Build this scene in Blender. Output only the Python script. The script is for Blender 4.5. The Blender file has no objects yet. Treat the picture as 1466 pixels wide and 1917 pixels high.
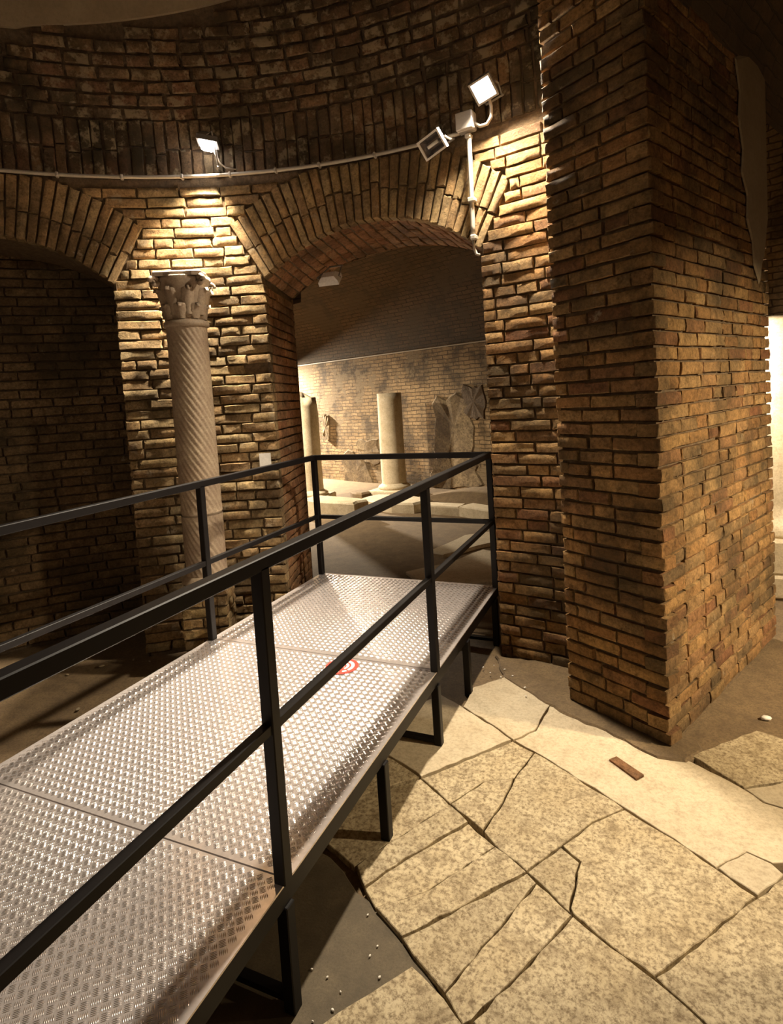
import bpy, math, random
import numpy as np
from mathutils import Matrix, Vector

random.seed(7)
rng = np.random.default_rng(7)
scene = bpy.context.scene
col = scene.collection
RAD = math.radians

# ------------------------------------------------------------------ camera
W, H = 1466, 1917
FPX, CYP = 1083.312, 806.927
YAW, PITCH, ROLL = RAD(23.81993), RAD(3.37434), RAD(3.591505)
HC = 1.77
_f = np.array([-math.sin(YAW)*math.cos(PITCH), math.cos(YAW)*math.cos(PITCH), -math.sin(PITCH)])
_r = np.array([math.cos(YAW), math.sin(YAW), 0.0])
_d = np.cross(_f, _r)
_r2 = math.cos(ROLL)*_r + math.sin(ROLL)*_d
_d2 = -math.sin(ROLL)*_r + math.cos(ROLL)*_d
RC = np.array([_r2, _d2, _f])
camd = bpy.data.cameras.new('camera')
camd.sensor_fit = 'HORIZONTAL'; camd.sensor_width = 36.0
camd.lens = FPX/W*36.0
camd.shift_y = -(H/2 - CYP)/W
camd.clip_start = 0.02
cam = bpy.data.objects.new('camera', camd); col.objects.link(cam)
m = Matrix.Identity(4)
for i in range(3):
    m[i][0] = _r2[i]; m[i][1] = -_d2[i]; m[i][2] = -_f[i]
m[2][3] = HC
cam.matrix_world = m
scene.camera = cam

def onz(x, y, z=0.0):
    d = RC.T @ np.array([(x-W/2)/FPX, (y-CYP)/FPX, 1.0])
    t = (z-HC)/d[2]
    return np.array([0, 0, HC]) + t*d
def project(P):
    v = RC @ (np.array(P, float) - np.array([0, 0, HC]))
    return W/2 + FPX*v[0]/v[2], CYP + FPX*v[1]/v[2], v[2]

# ------------------------------------------------------------------ world, exposure
w = bpy.data.worlds.new('world'); scene.world = w
w.use_nodes = True
w.node_tree.nodes['Background'].inputs[0].default_value = (1.0, 0.72, 0.42, 1)
w.node_tree.nodes['Background'].inputs[1].default_value = 0.02
scene.view_settings.view_transform = 'Standard'
scene.view_settings.look = 'None'
scene.view_settings.exposure = 0.0
scene.view_settings.gamma = 1.0
scene.view_settings.use_curve_mapping = False

LAMP1_W, LAMP2_W, PASSAGE_W, HALL_W, REAR_W, SIDE_W = 62.0, 164.0, 58.0, 200.0, 22.0, 70.0
WARM = (1.0, 0.86, 0.66)

# ------------------------------------------------------------------ geometry constants
C = np.array([-1.341, 0.390]); R = 3.356
ZC = 3.43                                     # conduit / dome springing
PITCHZ = 0.0715                               # brick course
TH_D0, TH_D1 = 83.15, 110.1                   # doorway
TH_N0, TH_N1 = 128.1, 155.0                   # niche
Z_SP, Z_AP = 2.68, 3.015
DEPTH = 0.91
PC = np.array([0.053, 2.955]); PJ = np.array([-0.453, 3.27]); PF = np.array([0.762, 4.505])
REC = 0.028                                   # mortar recess

def cyl(th, z, r=R):
    a = RAD(th)
    return np.array([C[0]+r*math.cos(a), C[1]+r*math.sin(a), z])
def arch_z(u, half=None):
    """height of a segmental arch at arc-length u from its centre"""
    hw = 0.5*RAD(TH_D1-TH_D0)*R
    h = Z_AP-Z_SP
    ra = (hw*hw+h*h)/(2*h)
    if abs(u) >= hw: return Z_SP
    return Z_AP-ra+math.sqrt(max(ra*ra-u*u, 0))
HW = 0.5*RAD(TH_D1-TH_D0)*R
RA = (HW*HW+(Z_AP-Z_SP)**2)/(2*(Z_AP-Z_SP))
ZA0 = Z_AP-RA                                 # arch centre height
HALFANG = math.asin(HW/RA)
RING = 0.425

# ------------------------------------------------------------------ node helpers
def new_mat(name):
    mt = bpy.data.materials.new(name); mt.use_nodes = True
    nt = mt.node_tree; nt.nodes.clear()
    out = nt.nodes.new('ShaderNodeOutputMaterial')
    b = nt.nodes.new('ShaderNodeBsdfPrincipled')
    nt.links.new(b.outputs[0], out.inputs[0])
    return mt, nt, b
def nd(nt, kind, **kw):
    n = nt.nodes.new(kind)
    for k, v in kw.items():
        if hasattr(n, k): setattr(n, k, v)
        else: n.inputs[k].default_value = v
    return n
def lk(nt, a, b): nt.links.new(a, b)
def noise(nt, vec, scale, detail=6.0, rough=0.6):
    n = nd(nt, 'ShaderNodeTexNoise')
    n.inputs['Scale'].default_value = scale; n.inputs['Detail'].default_value = detail
    n.inputs['Roughness'].default_value = rough
    lk(nt, vec, n.inputs['Vector']); return n.outputs['Fac']
def ramp(nt, fac, stops, interp='LINEAR'):
    n = nd(nt, 'ShaderNodeValToRGB'); cr = n.color_ramp; cr.interpolation = interp
    while len(cr.elements) < len(stops): cr.elements.new(0.5)
    for e, (p, c) in zip(cr.elements, stops):
        e.position = p; e.color = (c[0], c[1], c[2], 1) if not isinstance(c, (int, float)) else (c, c, c, 1)
    lk(nt, fac, n.inputs[0]); return n.outputs[0]
def mix(nt, fac, a, b, mode='MIX'):
    n = nd(nt, 'ShaderNodeMix', data_type='RGBA', blend_type=mode)
    for sock, v in ((n.inputs['Factor'], fac), (n.inputs['A'], None), (n.inputs['B'], None)):
        pass
    fi, ai, bi = n.inputs[0], n.inputs[6], n.inputs[7]
    if isinstance(fac, (int, float)): fi.default_value = fac
    else: lk(nt, fac, fi)
    for s, v in ((ai, a), (bi, b)):
        if isinstance(v, tuple): s.default_value = (*v, 1) if len(v) == 3 else v
        else: lk(nt, v, s)
    return n.outputs[2]
def mathn(nt, op, a, b=None):
    n = nd(nt, 'ShaderNodeMath', operation=op)
    for i, v in enumerate((a, b)):
        if v is None: continue
        if isinstance(v, (int, float)): n.inputs[i].default_value = v
        else: lk(nt, v, n.inputs[i])
    return n.outputs[0]
def bump(nt, b, height, strength=0.4, dist=0.01):
    n = nd(nt, 'ShaderNodeBump'); n.inputs['Strength'].default_value = strength
    n.inputs['Distance'].default_value = dist
    lk(nt, height, n.inputs['Height']); lk(nt, n.outputs[0], b.inputs['Normal'])
def wpos(nt): return nd(nt, 'ShaderNodeNewGeometry').outputs['Position']

def brick_mat(name, tones, plaster=0.0, soot=0.35, plaster_col=(0.36, 0.29, 0.19)):
    mt, nt, b = new_mat(name)
    geo = nd(nt, 'ShaderNodeNewGeometry'); oi = nd(nt, 'ShaderNodeObjectInfo')
    p = geo.outputs['Position']
    r = mathn(nt, 'FRACT', mathn(nt, 'ADD', mathn(nt, 'MULTIPLY', geo.outputs['Random Per Island'], 7.31), oi.outputs['Random']))
    base = ramp(nt, r, [(i/(len(tones)-1), t) for i, t in enumerate(tones)])
    fine = noise(nt, p, 60, 10, 0.8)
    base = mix(nt, 0.75, base, ramp(nt, fine, [(0.30, (0.25, 0.23, 0.20)), (0.5, (0.95, 0.95, 0.95)), (0.72, (1.7, 1.6, 1.45))]), 'MULTIPLY')
    mid = noise(nt, p, 17, 6, 0.75)
    base = mix(nt, 0.8, base, ramp(nt, mid, [(0.32, (0.35, 0.32, 0.28)), (0.5, (1, 1, 1)), (0.68, (1.35, 1.3, 1.2))]), 'MULTIPLY')
    big = noise(nt, p, 2.3, 5, 0.6)
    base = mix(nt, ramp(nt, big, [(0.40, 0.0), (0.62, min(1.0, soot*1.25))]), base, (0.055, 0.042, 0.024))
    lime = noise(nt, p, 7.5, 6, 0.65)
    lo = 0.68 - 0.25*plaster
    base = mix(nt, ramp(nt, lime, [(lo, 0.0), (lo+0.07, 0.75)]), base, plaster_col)
    lk(nt, base, b.inputs['Base Color']); b.inputs['Roughness'].default_value = 0.92
    b.inputs['Specular IOR Level'].default_value = 0.2
    h = mathn(nt, 'ADD', fine, mathn(nt, 'MULTIPLY', mid, 0.9))
    bump(nt, b, h, 0.9, 0.014)
    return mt

T_WARM = [(0.30, 0.155, 0.060), (0.43, 0.26, 0.105), (0.36, 0.19, 0.075), (0.47, 0.30, 0.13), (0.25, 0.115, 0.055), (0.40, 0.25, 0.11), (0.20, 0.13, 0.065)]
T_LEFT = [(0.40, 0.28, 0.13), (0.46, 0.33, 0.17), (0.33, 0.21, 0.10), (0.44, 0.29, 0.14), (0.28, 0.18, 0.09), (0.43, 0.32, 0.17)]
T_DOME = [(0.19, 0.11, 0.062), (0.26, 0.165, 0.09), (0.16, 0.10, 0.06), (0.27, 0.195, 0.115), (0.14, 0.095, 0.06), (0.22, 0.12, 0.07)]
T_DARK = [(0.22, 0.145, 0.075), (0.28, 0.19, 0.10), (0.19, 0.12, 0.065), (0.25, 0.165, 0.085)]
T_RED = [(0.42, 0.20, 0.09), (0.48, 0.27, 0.13), (0.35, 0.155, 0.072), (0.44, 0.245, 0.12)]
M_BWARM = brick_mat('brick_warm', T_WARM, 0.12, 0.55)
M_BLEFT = brick_mat('brick_left', T_LEFT, 0.30, 0.5)
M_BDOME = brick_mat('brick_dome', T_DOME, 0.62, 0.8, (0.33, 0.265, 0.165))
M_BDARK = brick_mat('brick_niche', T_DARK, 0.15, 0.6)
M_BRED = brick_mat('brick_red', T_RED, 0.15, 0.5)

def mortar_mat(name, c=(0.155, 0.105, 0.058)):
    mt, nt, b = new_mat(name); p = wpos(nt)
    n1 = noise(nt, p, 30, 8, 0.7)
    lk(nt, mix(nt, 1.0, c, ramp(nt, n1, [(0.3, (0.5, 0.5, 0.5)), (0.7, (1.35, 1.3, 1.2))]), 'MULTIPLY'), b.inputs['Base Color'])
    b.inputs['Roughness'].default_value = 0.95
    bump(nt, b, n1, 0.8, 0.02)
    return mt
M_MORTAR = mortar_mat('mortar')
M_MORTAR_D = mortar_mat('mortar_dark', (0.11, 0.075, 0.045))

def stone_mat(name, c1, c2, pit=0.5, scale=1.0, rough=0.75, dark=(0.12, 0.075, 0.03)):
    mt, nt, b = new_mat(name); p = wpos(nt)
    oi = nd(nt, 'ShaderNodeObjectInfo')
    n1 = noise(nt, p, 4*scale, 8, 0.65); n2 = noise(nt, p, 55*scale, 9, 0.8); n3 = noise(nt, p, 13*scale, 6, 0.7)
    base = mix(nt, ramp(nt, n1, [(0.35, 0.0), (0.65, 1.0)]), c1, c2)
    base = mix(nt, 0.35, base, ramp(nt, oi.outputs['Random'], [(0, (0.75, 0.74, 0.7)), (1, (1.15, 1.12, 1.05))]), 'MULTIPLY')
    base = mix(nt, ramp(nt, n2, [(0.46, 0.0), (0.60, pit)]), base, dark)
    base = mix(nt, ramp(nt, n3, [(0.48, 0.0), (0.66, pit*0.7)]), base, dark)
    lk(nt, base, b.inputs['Base Color']); b.inputs['Roughness'].default_value = rough
    bump(nt, b, mathn(nt, 'SUBTRACT', n1, mathn(nt, 'MULTIPLY', n2, 0.5)), 0.4, 0.012)
    return mt
M_SLAB = stone_mat('travertine_slab', (0.55, 0.455, 0.295), (0.45, 0.355, 0.21), 0.85)
M_SLABP = stone_mat('pale_slab', (0.58, 0.49, 0.345), (0.52, 0.42, 0.28), 0.3)
M_MARBLE = stone_mat('marble', (0.46, 0.365, 0.25), (0.34, 0.25, 0.17), 0.45, 1.6, 0.6, (0.16, 0.10, 0.07))
M_STONE = stone_mat('pale_stone', (0.66, 0.56, 0.40), (0.52, 0.42, 0.27), 0.3, 1.2, 0.8)
M_PLASTER = stone_mat('plaster', (0.30, 0.24, 0.155), (0.24, 0.185, 0.115), 0.25, 0.8, 0.95, (0.14, 0.10, 0.06))
M_RUBBLE = stone_mat('rubble', (0.34, 0.25, 0.14), (0.12, 0.08, 0.045), 0.8, 0.5, 0.95, (0.06, 0.04, 0.02))
M_DIRT = stone_mat('packed_earth', (0.20, 0.135, 0.068), (0.14, 0.093, 0.048), 0.6, 1.5, 0.9, (0.07, 0.045, 0.022))
M_DAMP = stone_mat('grey_earth', (0.135, 0.10, 0.056), (0.08, 0.058, 0.032), 0.6, 2.2, 0.7, (0.06, 0.045, 0.022))

def brick_tex_mat(name, c1, c2, mort, plaster=None, bw=0.24, rh=0.0715):
    """brick courses for surfaces too far away or outside the picture; UVs are metres"""
    mt, nt, b = new_mat(name); p = wpos(nt)
    uv = nd(nt, 'ShaderNodeUVMap')
    wob = nd(nt, 'ShaderNodeVectorMath', operation='MULTIPLY_ADD')
    tn = nd(nt, 'ShaderNodeTexNoise'); tn.inputs['Scale'].default_value = 6
    lk(nt, p, tn.inputs['Vector']); lk(nt, tn.outputs['Color'], wob.inputs[0])
    wob.inputs[1].default_value = (0.05, 0.05, 0); lk(nt, uv.outputs[0], wob.inputs[2])
    bt = nd(nt, 'ShaderNodeTexBrick')
    lk(nt, wob.outputs[0], bt.inputs['Vector'])
    bt.inputs['Color1'].default_value = (*c1, 1); bt.inputs['Color2'].default_value = (*c2, 1)
    bt.inputs['Mortar'].default_value = (*mort, 1); bt.inputs['Scale'].default_value = 1.0
    bt.inputs['Mortar Size'].default_value = 0.009; bt.inputs['Mortar Smooth'].default_value = 0.4
    bt.inputs['Brick Width'].default_value = bw; bt.inputs['Row Height'].default_value = rh
    n1 = noise(nt, p, 2.0, 8, 0.65); n2 = noise(nt, p, 30, 6, 0.7)
    base = mix(nt, 0.7, bt.outputs['Color'], ramp(nt, n2, [(0.3, (0.5, 0.5, 0.5)), (0.7, (1.3, 1.25, 1.15))]), 'MULTIPLY')
    base = mix(nt, ramp(nt, n1, [(0.44, 0.0), (0.60, 0.85)]), base, (0.065, 0.045, 0.026))
    h = mathn(nt, 'SUBTRACT', n2, mathn(nt, 'MULTIPLY', bt.outputs['Fac'], 1.5))
    if plaster:
        n3 = noise(nt, p, 1.3, 9, 0.7)
        pf = ramp(nt, n3, [(0.53, 0.0), (0.57, 1.0)])
        base = mix(nt, pf, base, plaster)
    lk(nt, base, b.inputs['Base Color']); b.inputs['Roughness'].default_value = 0.95
    bump(nt, b, h, 0.6, 0.02)
    return mt
M_TEXB = brick_tex_mat('far_brick', (0.30, 0.18, 0.09), (0.38, 0.25, 0.13), (0.13, 0.09, 0.05))
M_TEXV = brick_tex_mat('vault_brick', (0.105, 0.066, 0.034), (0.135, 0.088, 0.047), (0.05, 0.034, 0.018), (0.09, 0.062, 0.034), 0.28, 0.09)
M_TEXH = brick_tex_mat('hall_brick', (0.34, 0.23, 0.12), (0.44, 0.31, 0.17), (0.12, 0.08, 0.04), (0.24, 0.175, 0.10))

def plain(name, c, rough=0.5, metal=0.0, emit=None, es=0.0):
    mt, nt, b = new_mat(name)
    n1 = noise(nt, wpos(nt), 60, 4, 0.6)
    lk(nt, mix(nt, 0.5, c, ramp(nt, n1, [(0.3, (0.8, 0.8, 0.8)), (0.7, (1.15, 1.15, 1.15))]), 'MULTIPLY'), b.inputs['Base Color'])
    b.inputs['Roughness'].default_value = rough; b.inputs['Metallic'].default_value = metal
    if emit:
        b.inputs['Emission Color'].default_value = (*emit, 1); b.inputs['Emission Strength'].default_value = es
    return mt
M_RAIL = plain('black_paint', (0.009, 0.0075, 0.0075), 0.45)
M_RAIL.node_tree.nodes['Principled BSDF'].inputs['Specular IOR Level'].default_value = 0.22
M_ALU = plain('aluminium', (0.86, 0.78, 0.75), 0.19, 0.68)
M_ALUB = plain('aluminium_bars', (0.88, 0.81, 0.78), 0.20, 0.9)
M_ALUE = plain('aluminium_edge', (0.55, 0.50, 0.47), 0.35, 1.0)
M_GALV = plain('conduit_grey', (0.42, 0.38, 0.32), 0.5, 0.2)
M_BOX = plain('box_grey', (0.30, 0.27, 0.24), 0.6)
M_HOUS = plain('lamp_housing', (0.22, 0.20, 0.18), 0.5, 0.3)
M_HOUSW = plain('lamp_frame_white', (0.82, 0.79, 0.74), 0.4)
M_REFL = plain('lamp_reflector', (0.35, 0.33, 0.34), 0.25, 0.9)
M_TUBE = plain('halogen_tube', (0.85, 0.82, 0.75), 0.2)
M_LED = plain('led_panel', (0.9, 0.9, 0.9), 0.4, 0, (1.0, 0.95, 0.92), 30.0)
M_PAPER = plain('paper', (0.75, 0.72, 0.66), 0.8)
M_RED = plain('sticker_red', (0.62, 0.07, 0.05), 0.5)
M_WHITE = plain('sticker_white', (0.85, 0.82, 0.80), 0.5)
M_CABLE = plain('cable', (0.36, 0.31, 0.25), 0.6)
M_GLASSY = plain('white_chip', (0.75, 0.70, 0.62), 0.5)

# ------------------------------------------------------------------ mesh helpers
class MB:
    def __init__(s): s.v = []; s.f = []; s.mi = []; s.uv = []
    def add(s, verts, faces, mi=0, uvs=None):
        o = len(s.v)
        s.v.extend([tuple(map(float, p)) for p in verts])
        for f in faces: s.f.append(tuple(i+o for i in f)); s.mi.append(mi)
        s.uv.extend(uvs if uvs is not None else [(0.0, 0.0)]*len(verts))
        return s
    def grid(s, P, UV=None, mi=0, keep=None):
        n = len(P); k = len(P[0]); verts = [p for row in P for p in row]
        uvs = [u for row in UV for u in row] if UV else None
        faces = [(i*k+j, i*k+j+1, (i+1)*k+j+1, (i+1)*k+j) for i in range(n-1) for j in range(k-1)
                 if keep is None or keep(i, j)]
        return s.add(verts, faces, mi, uvs)
    def box(s, c, size, rot=None, mi=0, bev=0.0):
        hx, hy, hz = [q/2 for q in size]
        if bev > 0:
            b = min(bev, hx*0.9, hy*0.9, hz*0.9); pts = []
            for sx in (-1, 1):
                for sy in (-1, 1):
                    for sz in (-1, 1):
                        pts += [(sx*hx, sy*(hy-b), sz*(hz-b)), (sx*(hx-b), sy*hy, sz*(hz-b)), (sx*(hx-b), sy*(hy-b), sz*hz)]
            def ix(sx, sy, sz, a): return ((sx > 0)*4+(sy > 0)*2+(sz > 0))*3+a
            F = []
            for a, (p, q) in enumerate(((1, 2), (0, 2), (0, 1))):
                for sg in (-1, 1):
                    cs = []
                    for (u, v_) in ((-1, -1), (1, -1), (1, 1), (-1, 1)):
                        t = [0, 0, 0]; t[a] = sg; t[p] = u; t[q] = v_; cs.append(ix(*t, a))
                    F.append(tuple(cs))
            for a, (p, q) in enumerate(((1, 2), (0, 2), (0, 1))):
                for u in (-1, 1):
                    for v_ in (-1, 1):
                        t0 = [0, 0, 0]; t0[a] = -1; t0[p] = u; t0[q] = v_
                        t1 = list(t0); t1[a] = 1
                        F.append((ix(*t0, p), ix(*t1, p), ix(*t1, q), ix(*t0, q)))
            for sx in (-1, 1):
                for sy in (-1, 1):
                    for sz in (-1, 1):
                        F.append((ix(sx, sy, sz, 0), ix(sx, sy, sz, 1), ix(sx, sy, sz, 2)))
        else:
            pts = [(x, y, z) for x in (-hx, hx) for y in (-hy, hy) for z in (-hz, hz)]
            F = [(0, 1, 3, 2), (4, 6, 7, 5), (0, 4, 5, 1), (2, 3, 7, 6), (0, 2, 6, 4), (1, 5, 7, 3)]
        P = np.array(pts)
        if rot is not None: P = P @ np.array(rot).T
        return s.add(P + np.array(c), F, mi)
    def tube(s, pts, r, n=10, mi=0, caps=True):
        pts = [np.array(p, float) for p in pts]; rings = []
        up = np.array([0.0, 0, 1])
        rr = r if isinstance(r, (list, tuple)) else [r]*len(pts)
        for i, p in enumerate(pts):
            t = pts[min(i+1, len(pts)-1)]-pts[max(i-1, 0)]; t /= np.linalg.norm(t)
            a = np.cross(t, up)
            if np.linalg.norm(a) < 1e-3: a = np.cross(t, np.array([1.0, 0, 0]))
            a /= np.linalg.norm(a); b = np.cross(t, a)
            rings.append([p+rr[i]*(math.cos(2*math.pi*k/n)*a+math.sin(2*math.pi*k/n)*b) for k in range(n)])
        V = [q for ring in rings for q in ring]
        F = [(i*n+k, i*n+(k+1) % n, (i+1)*n+(k+1) % n, (i+1)*n+k) for i in range(len(pts)-1) for k in range(n)]
        if caps: F += [tuple(range(n))[::-1], tuple((len(pts)-1)*n+k for k in range(n))]
        return s.add(V, F, mi)
    def lathe(s, prof, c=(0, 0, 0), n=32, mi=0, caps=True):
        V = []; F = []
        for (r, z) in prof:
            for k in range(n):
                a = 2*math.pi*k/n; V.append((c[0]+r*math.cos(a), c[1]+r*math.sin(a), c[2]+z))
        for i in range(len(prof)-1):
            for k in range(n): F.append((i*n+k, i*n+(k+1) % n, (i+1)*n+(k+1) % n, (i+1)*n+k))
        if caps: F += [tuple(range(n))[::-1], tuple((len(prof)-1)*n+k for k in range(n))]
        return s.add(V, F, mi)
    def prism(s, poly, z0, z1, mi=0, bev=0.0):
        n = len(poly); P = np.array(poly, float)
        if bev > 0:
            c = P.mean(0); d = P-c; L = np.linalg.norm(d, axis=1, keepdims=True)
            Q = P-d/L*bev*1.3
            V = [(*p, z0) for p in P]+[(*p, z1-bev) for p in P]+[(*p, z1) for p in Q]
            F = [(i, (i+1) % n, n+(i+1) % n, n+i) for i in range(n)]+[(n+i, n+(i+1) % n, 2*n+(i+1) % n, 2*n+i) for i in range(n)]
            F.append(tuple(2*n+i for i in range(n)))
        else:
            V = [(*p, z0) for p in P]+[(*p, z1) for p in P]
            F = [(i, (i+1) % n, n+(i+1) % n, n+i) for i in range(n)]+[tuple(n+i for i in range(n)), tuple(range(n))[::-1]]
        return s.add(V, F, mi)
    def build(s, name, mats, parent=None, smooth=False):
        me = bpy.data.meshes.new(name)
        me.from_pydata(s.v, [], s.f)
        for mm in (mats if isinstance(mats, (list, tuple)) else [mats]): me.materials.append(mm)
        if any(s.mi): me.polygons.foreach_set('material_index', s.mi)
        if any(u != (0.0, 0.0) for u in s.uv):
            ul = me.uv_layers.new(name='UVMap')
            li = np.zeros(len(me.loops), dtype=np.int32); me.loops.foreach_get('vertex_index', li)
            ul.data.foreach_set('uv', np.array(s.uv, dtype=np.float32)[li].ravel())
        if smooth: me.polygons.foreach_set('use_smooth', [True]*len(me.polygons))
        me.update()
        o = bpy.data.objects.new(name, me); col.objects.link(o)
        if parent is not None: o.parent = parent
        return o

def empty(name, loc, rz=0.0):
    o = bpy.data.objects.new(name, None); col.objects.link(o)
    o.empty_display_size = 0.1
    o.location = tuple(map(float, loc)); o.rotation_euler = (0, 0, rz); return o
def tag(o, label, cat, group=None):
    o['label'] = label; o['category'] = cat
    if group: o['group'] = group
    return o
def structure(o, label, cat):
    o['kind'] = 'structure'; return tag(o, label, cat)

# ------------------------------------------------------------------ bricks
def brick_unit(L, Hh, D, wear):
    """front grid with chamfered, slightly broken edges; unit brick scaled by the caller"""
    nx, nz = (4, 3) if L > 0.09 else (3, 3)
    cx = 0.005*wear/L; cz = 0.0036*wear/Hh
    xs = np.linspace(-0.5+cx, 0.5-cx, nx); zs = np.linspace(-0.5+cz, 0.5-cz, nz)
    V = []; F = []
    for j in range(nz):
        for i in range(nx):
            e = (i in (0, nx-1)) + (j in (0, nz-1))
            V.append((xs[i]+random.uniform(-1, 1)*0.006*wear/L, random.uniform(-0.0045, 0.001)*wear/D-0.001*e*wear/D,
                      zs[j]+random.uniform(-1, 1)*0.003*wear/Hh))
    for j in range(nz-1):
        for i in range(nx-1): F.append((j*nx+i, j*nx+i+1, (j+1)*nx+i+1, (j+1)*nx+i))
    ring = [i for i in range(nx)]+[j*nx+nx-1 for j in range(1, nz)]+[(nz-1)*nx+i for i in range(nx-2, -1, -1)]+[j*nx for j in range(nz-2, 0, -1)]
    gx = np.linspace(-0.5, 0.5, nx); gz = np.linspace(-0.5, 0.5, nz)
    k = len(ring); o1 = len(V)
    for idx in ring:
        i, j = idx % nx, idx//nx
        V.append((gx[i]+random.uniform(-1, 1)*0.004*wear/L, -(0.007*wear)/D+random.uniform(-0.002, 0.002)*wear/D, gz[j]+random.uniform(-1, 1)*0.0022*wear/Hh))
    o2 = len(V)
    for idx in ring:
        i, j = idx % nx, idx//nx; V.append((gx[i], -1.0, gz[j]))
    for a in range(k):
        b = (a+1) % k
        F.append((ring[a], o1+a, o1+b, ring[b])); F.append((o1+a, o2+a, o2+b, o1+b))
    return V, F
VAR = {}
def variants(kind, L, Hh, D, wear, mat, n=10):
    out = []
    for q in range(n):
        V, F = brick_unit(L, Hh, D, wear)
        me = bpy.data.meshes.new('brick_'+kind)
        me.from_pydata(V, [], F); me.materials.append(mat)
        me.polygons.foreach_set('use_smooth', [True]*len(me.polygons)); me.update(); me.set_sharp_from_angle(angle=RAD(24))
        out.append((me, np.array(V), F))
    return out
def varset(key, mat, wear=1.0):
    VAR[key] = {'s': variants('stretcher', 0.26, 0.056, 0.10, wear, mat), 'h': variants('header', 0.13, 0.056, 0.10, wear, mat),
                'c': variants('closer', 0.06, 0.056, 0.10, wear, mat, 5)}
varset('warm', M_BWARM, 1.0); varset('left', M_BLEFT, 1.35); varset('dome', M_BDOME, 1.3); varset('dark', M_BDARK, 1.1); varset('red', M_BRED, 1.2)

class Bricks:
    def __init__(s, key): s.key = key; s.items = []
    def put(s, pos, t, n, up, L, Hh, D=0.10, jit=0.004, rot=0.0):
        t = np.array(t, float); n = np.array(n, float); up = np.array(up, float)
        kind = 's' if L > 0.19 else ('h' if L > 0.085 else 'c')
        if rot:
            c_, s_ = math.cos(rot), math.sin(rot); t, up = c_*t+s_*up, -s_*t+c_*up
        M = np.eye(4)
        M[:3, 0] = t*L; M[:3, 1] = n*D; M[:3, 2] = up*Hh
        M[:3, 3] = np.array(pos)+n*random.uniform(-jit, jit*0.6)
        s.items.append((kind, random.randrange(len(VAR[s.key][kind])), M, L*Hh))
    def emit(s, parent, name='brick', limit=300):
        def size(it):
            x, y, d = project(it[2][:3, 3])
            if d < 0.1: return 0
            a = it[3]/d/d
            return a if (-20 < x < W+20 and -20 < y < H+20) else a*1e-3
        its = sorted(s.items, key=size, reverse=True)
        for kind, q, M, a in its[:limit]:
            o = bpy.data.objects.new(name, VAR[s.key][kind][q][0]); col.objects.link(o)
            o.parent = parent; o.matrix_local = Matrix(M.tolist())
        if len(its) > limit:
            vs = []; fs = []; off = 0
            for kind, q, M, a in its[limit:]:
                me, V, F = VAR[s.key][kind][q]
                vs.append(V @ M[:3, :3].T + M[:3, 3]); fs += [tuple(i+off for i in f) for f in F]; off += len(V)
            me = bpy.data.meshes.new(name+'work'); me.from_pydata(np.vstack(vs).tolist(), [], fs)
            me.materials.append(VAR[s.key]['s'][0][0].materials[0])
            me.polygons.foreach_set('use_smooth', [True]*len(me.polygons)); me.update(); me.set_sharp_from_angle(angle=RAD(24))
            o = bpy.data.objects.new(name+'work', me); col.objects.link(o); o.parent = parent; o['kind'] = 'stuff'

def fill(u0, u1, lens=(0.27, 0.27, 0.13, 0.21), joint=0.012, first=None):
    """split [u0,u1] into bricks: list of (centre, length)"""
    out = []; u = u0
    if u1-u0 < 0.03: return out
    L = first if first else random.choice(lens)*random.uniform(0.6, 1.0)
    while True:
        if u+L+0.06 > u1: L = u1-u
        out.append((u+L/2, L))
        u += L+joint
        if u >= u1-0.02: break
        L = random.choice(lens)*random.uniform(0.92, 1.06)
    if len(out) > 1 and out[-1][1] > 0.34:
        c_, L_ = out.pop(); h = (L_-joint)/2
        out += [(c_-L_/2+h/2, h), (c_+L_/2-h/2, h)]
    return out

def cyl_frame(th):
    a = RAD(th); n = np.array([-math.cos(a), -math.sin(a), 0]); t = np.array([-math.sin(a), math.cos(a), 0])
    return -t, n                      # t to the viewer's right (decreasing angle), n into the room
UP = np.array([0, 0, 1.0])

def cyl_courses(B, th_lo, th_hi, z0, z1, span, lens=(0.27, 0.27, 0.13, 0.21), jit=0.006, skip=0.0, r=R):
    k0 = int(round(z0/PITCHZ)); k = k0
    while k*PITCHZ+0.06 <= z1+0.012:
        zc = (k+0.5)*PITCHZ
        for (a, b) in span(zc):
            a = max(a, th_lo); b = min(b, th_hi)
            if b-a < 0.4: continue
            for (u, L) in fill(RAD(a)*r, RAD(b)*r, lens):
                if random.random() < skip: continue
                th = math.degrees(u/r); t, n = cyl_frame(th)
                B.put(cyl(th, zc+random.uniform(-0.002, 0.002), r), t, n, UP, L, 0.0605*random.uniform(0.93, 1.05), jit=jit, rot=random.uniform(-0.008, 0.008))
        k += 1

BETA = 0.64                                   # voussoirs lean less than true radii
RLEN = 0.45
def ring_pt(an, d):
    """developed position at distance d above the intrados along the voussoir at arch angle an"""
    b = an*BETA
    return RA*math.sin(an)+d*math.sin(b), ZA0+RA*math.cos(an)+d*math.cos(b)
def ring_bound(th_c, zc, sign):
    if zc < Z_SP: return HW
    if zc <= ring_pt(HALFANG, RLEN)[1]: return HW+math.tan(HALFANG*BETA)*(zc-Z_SP)
    for k in range(200):
        x, z = ring_pt(HALFANG*(1-k/200), RLEN)
        if z >= zc: return x
    return 0.0

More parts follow.
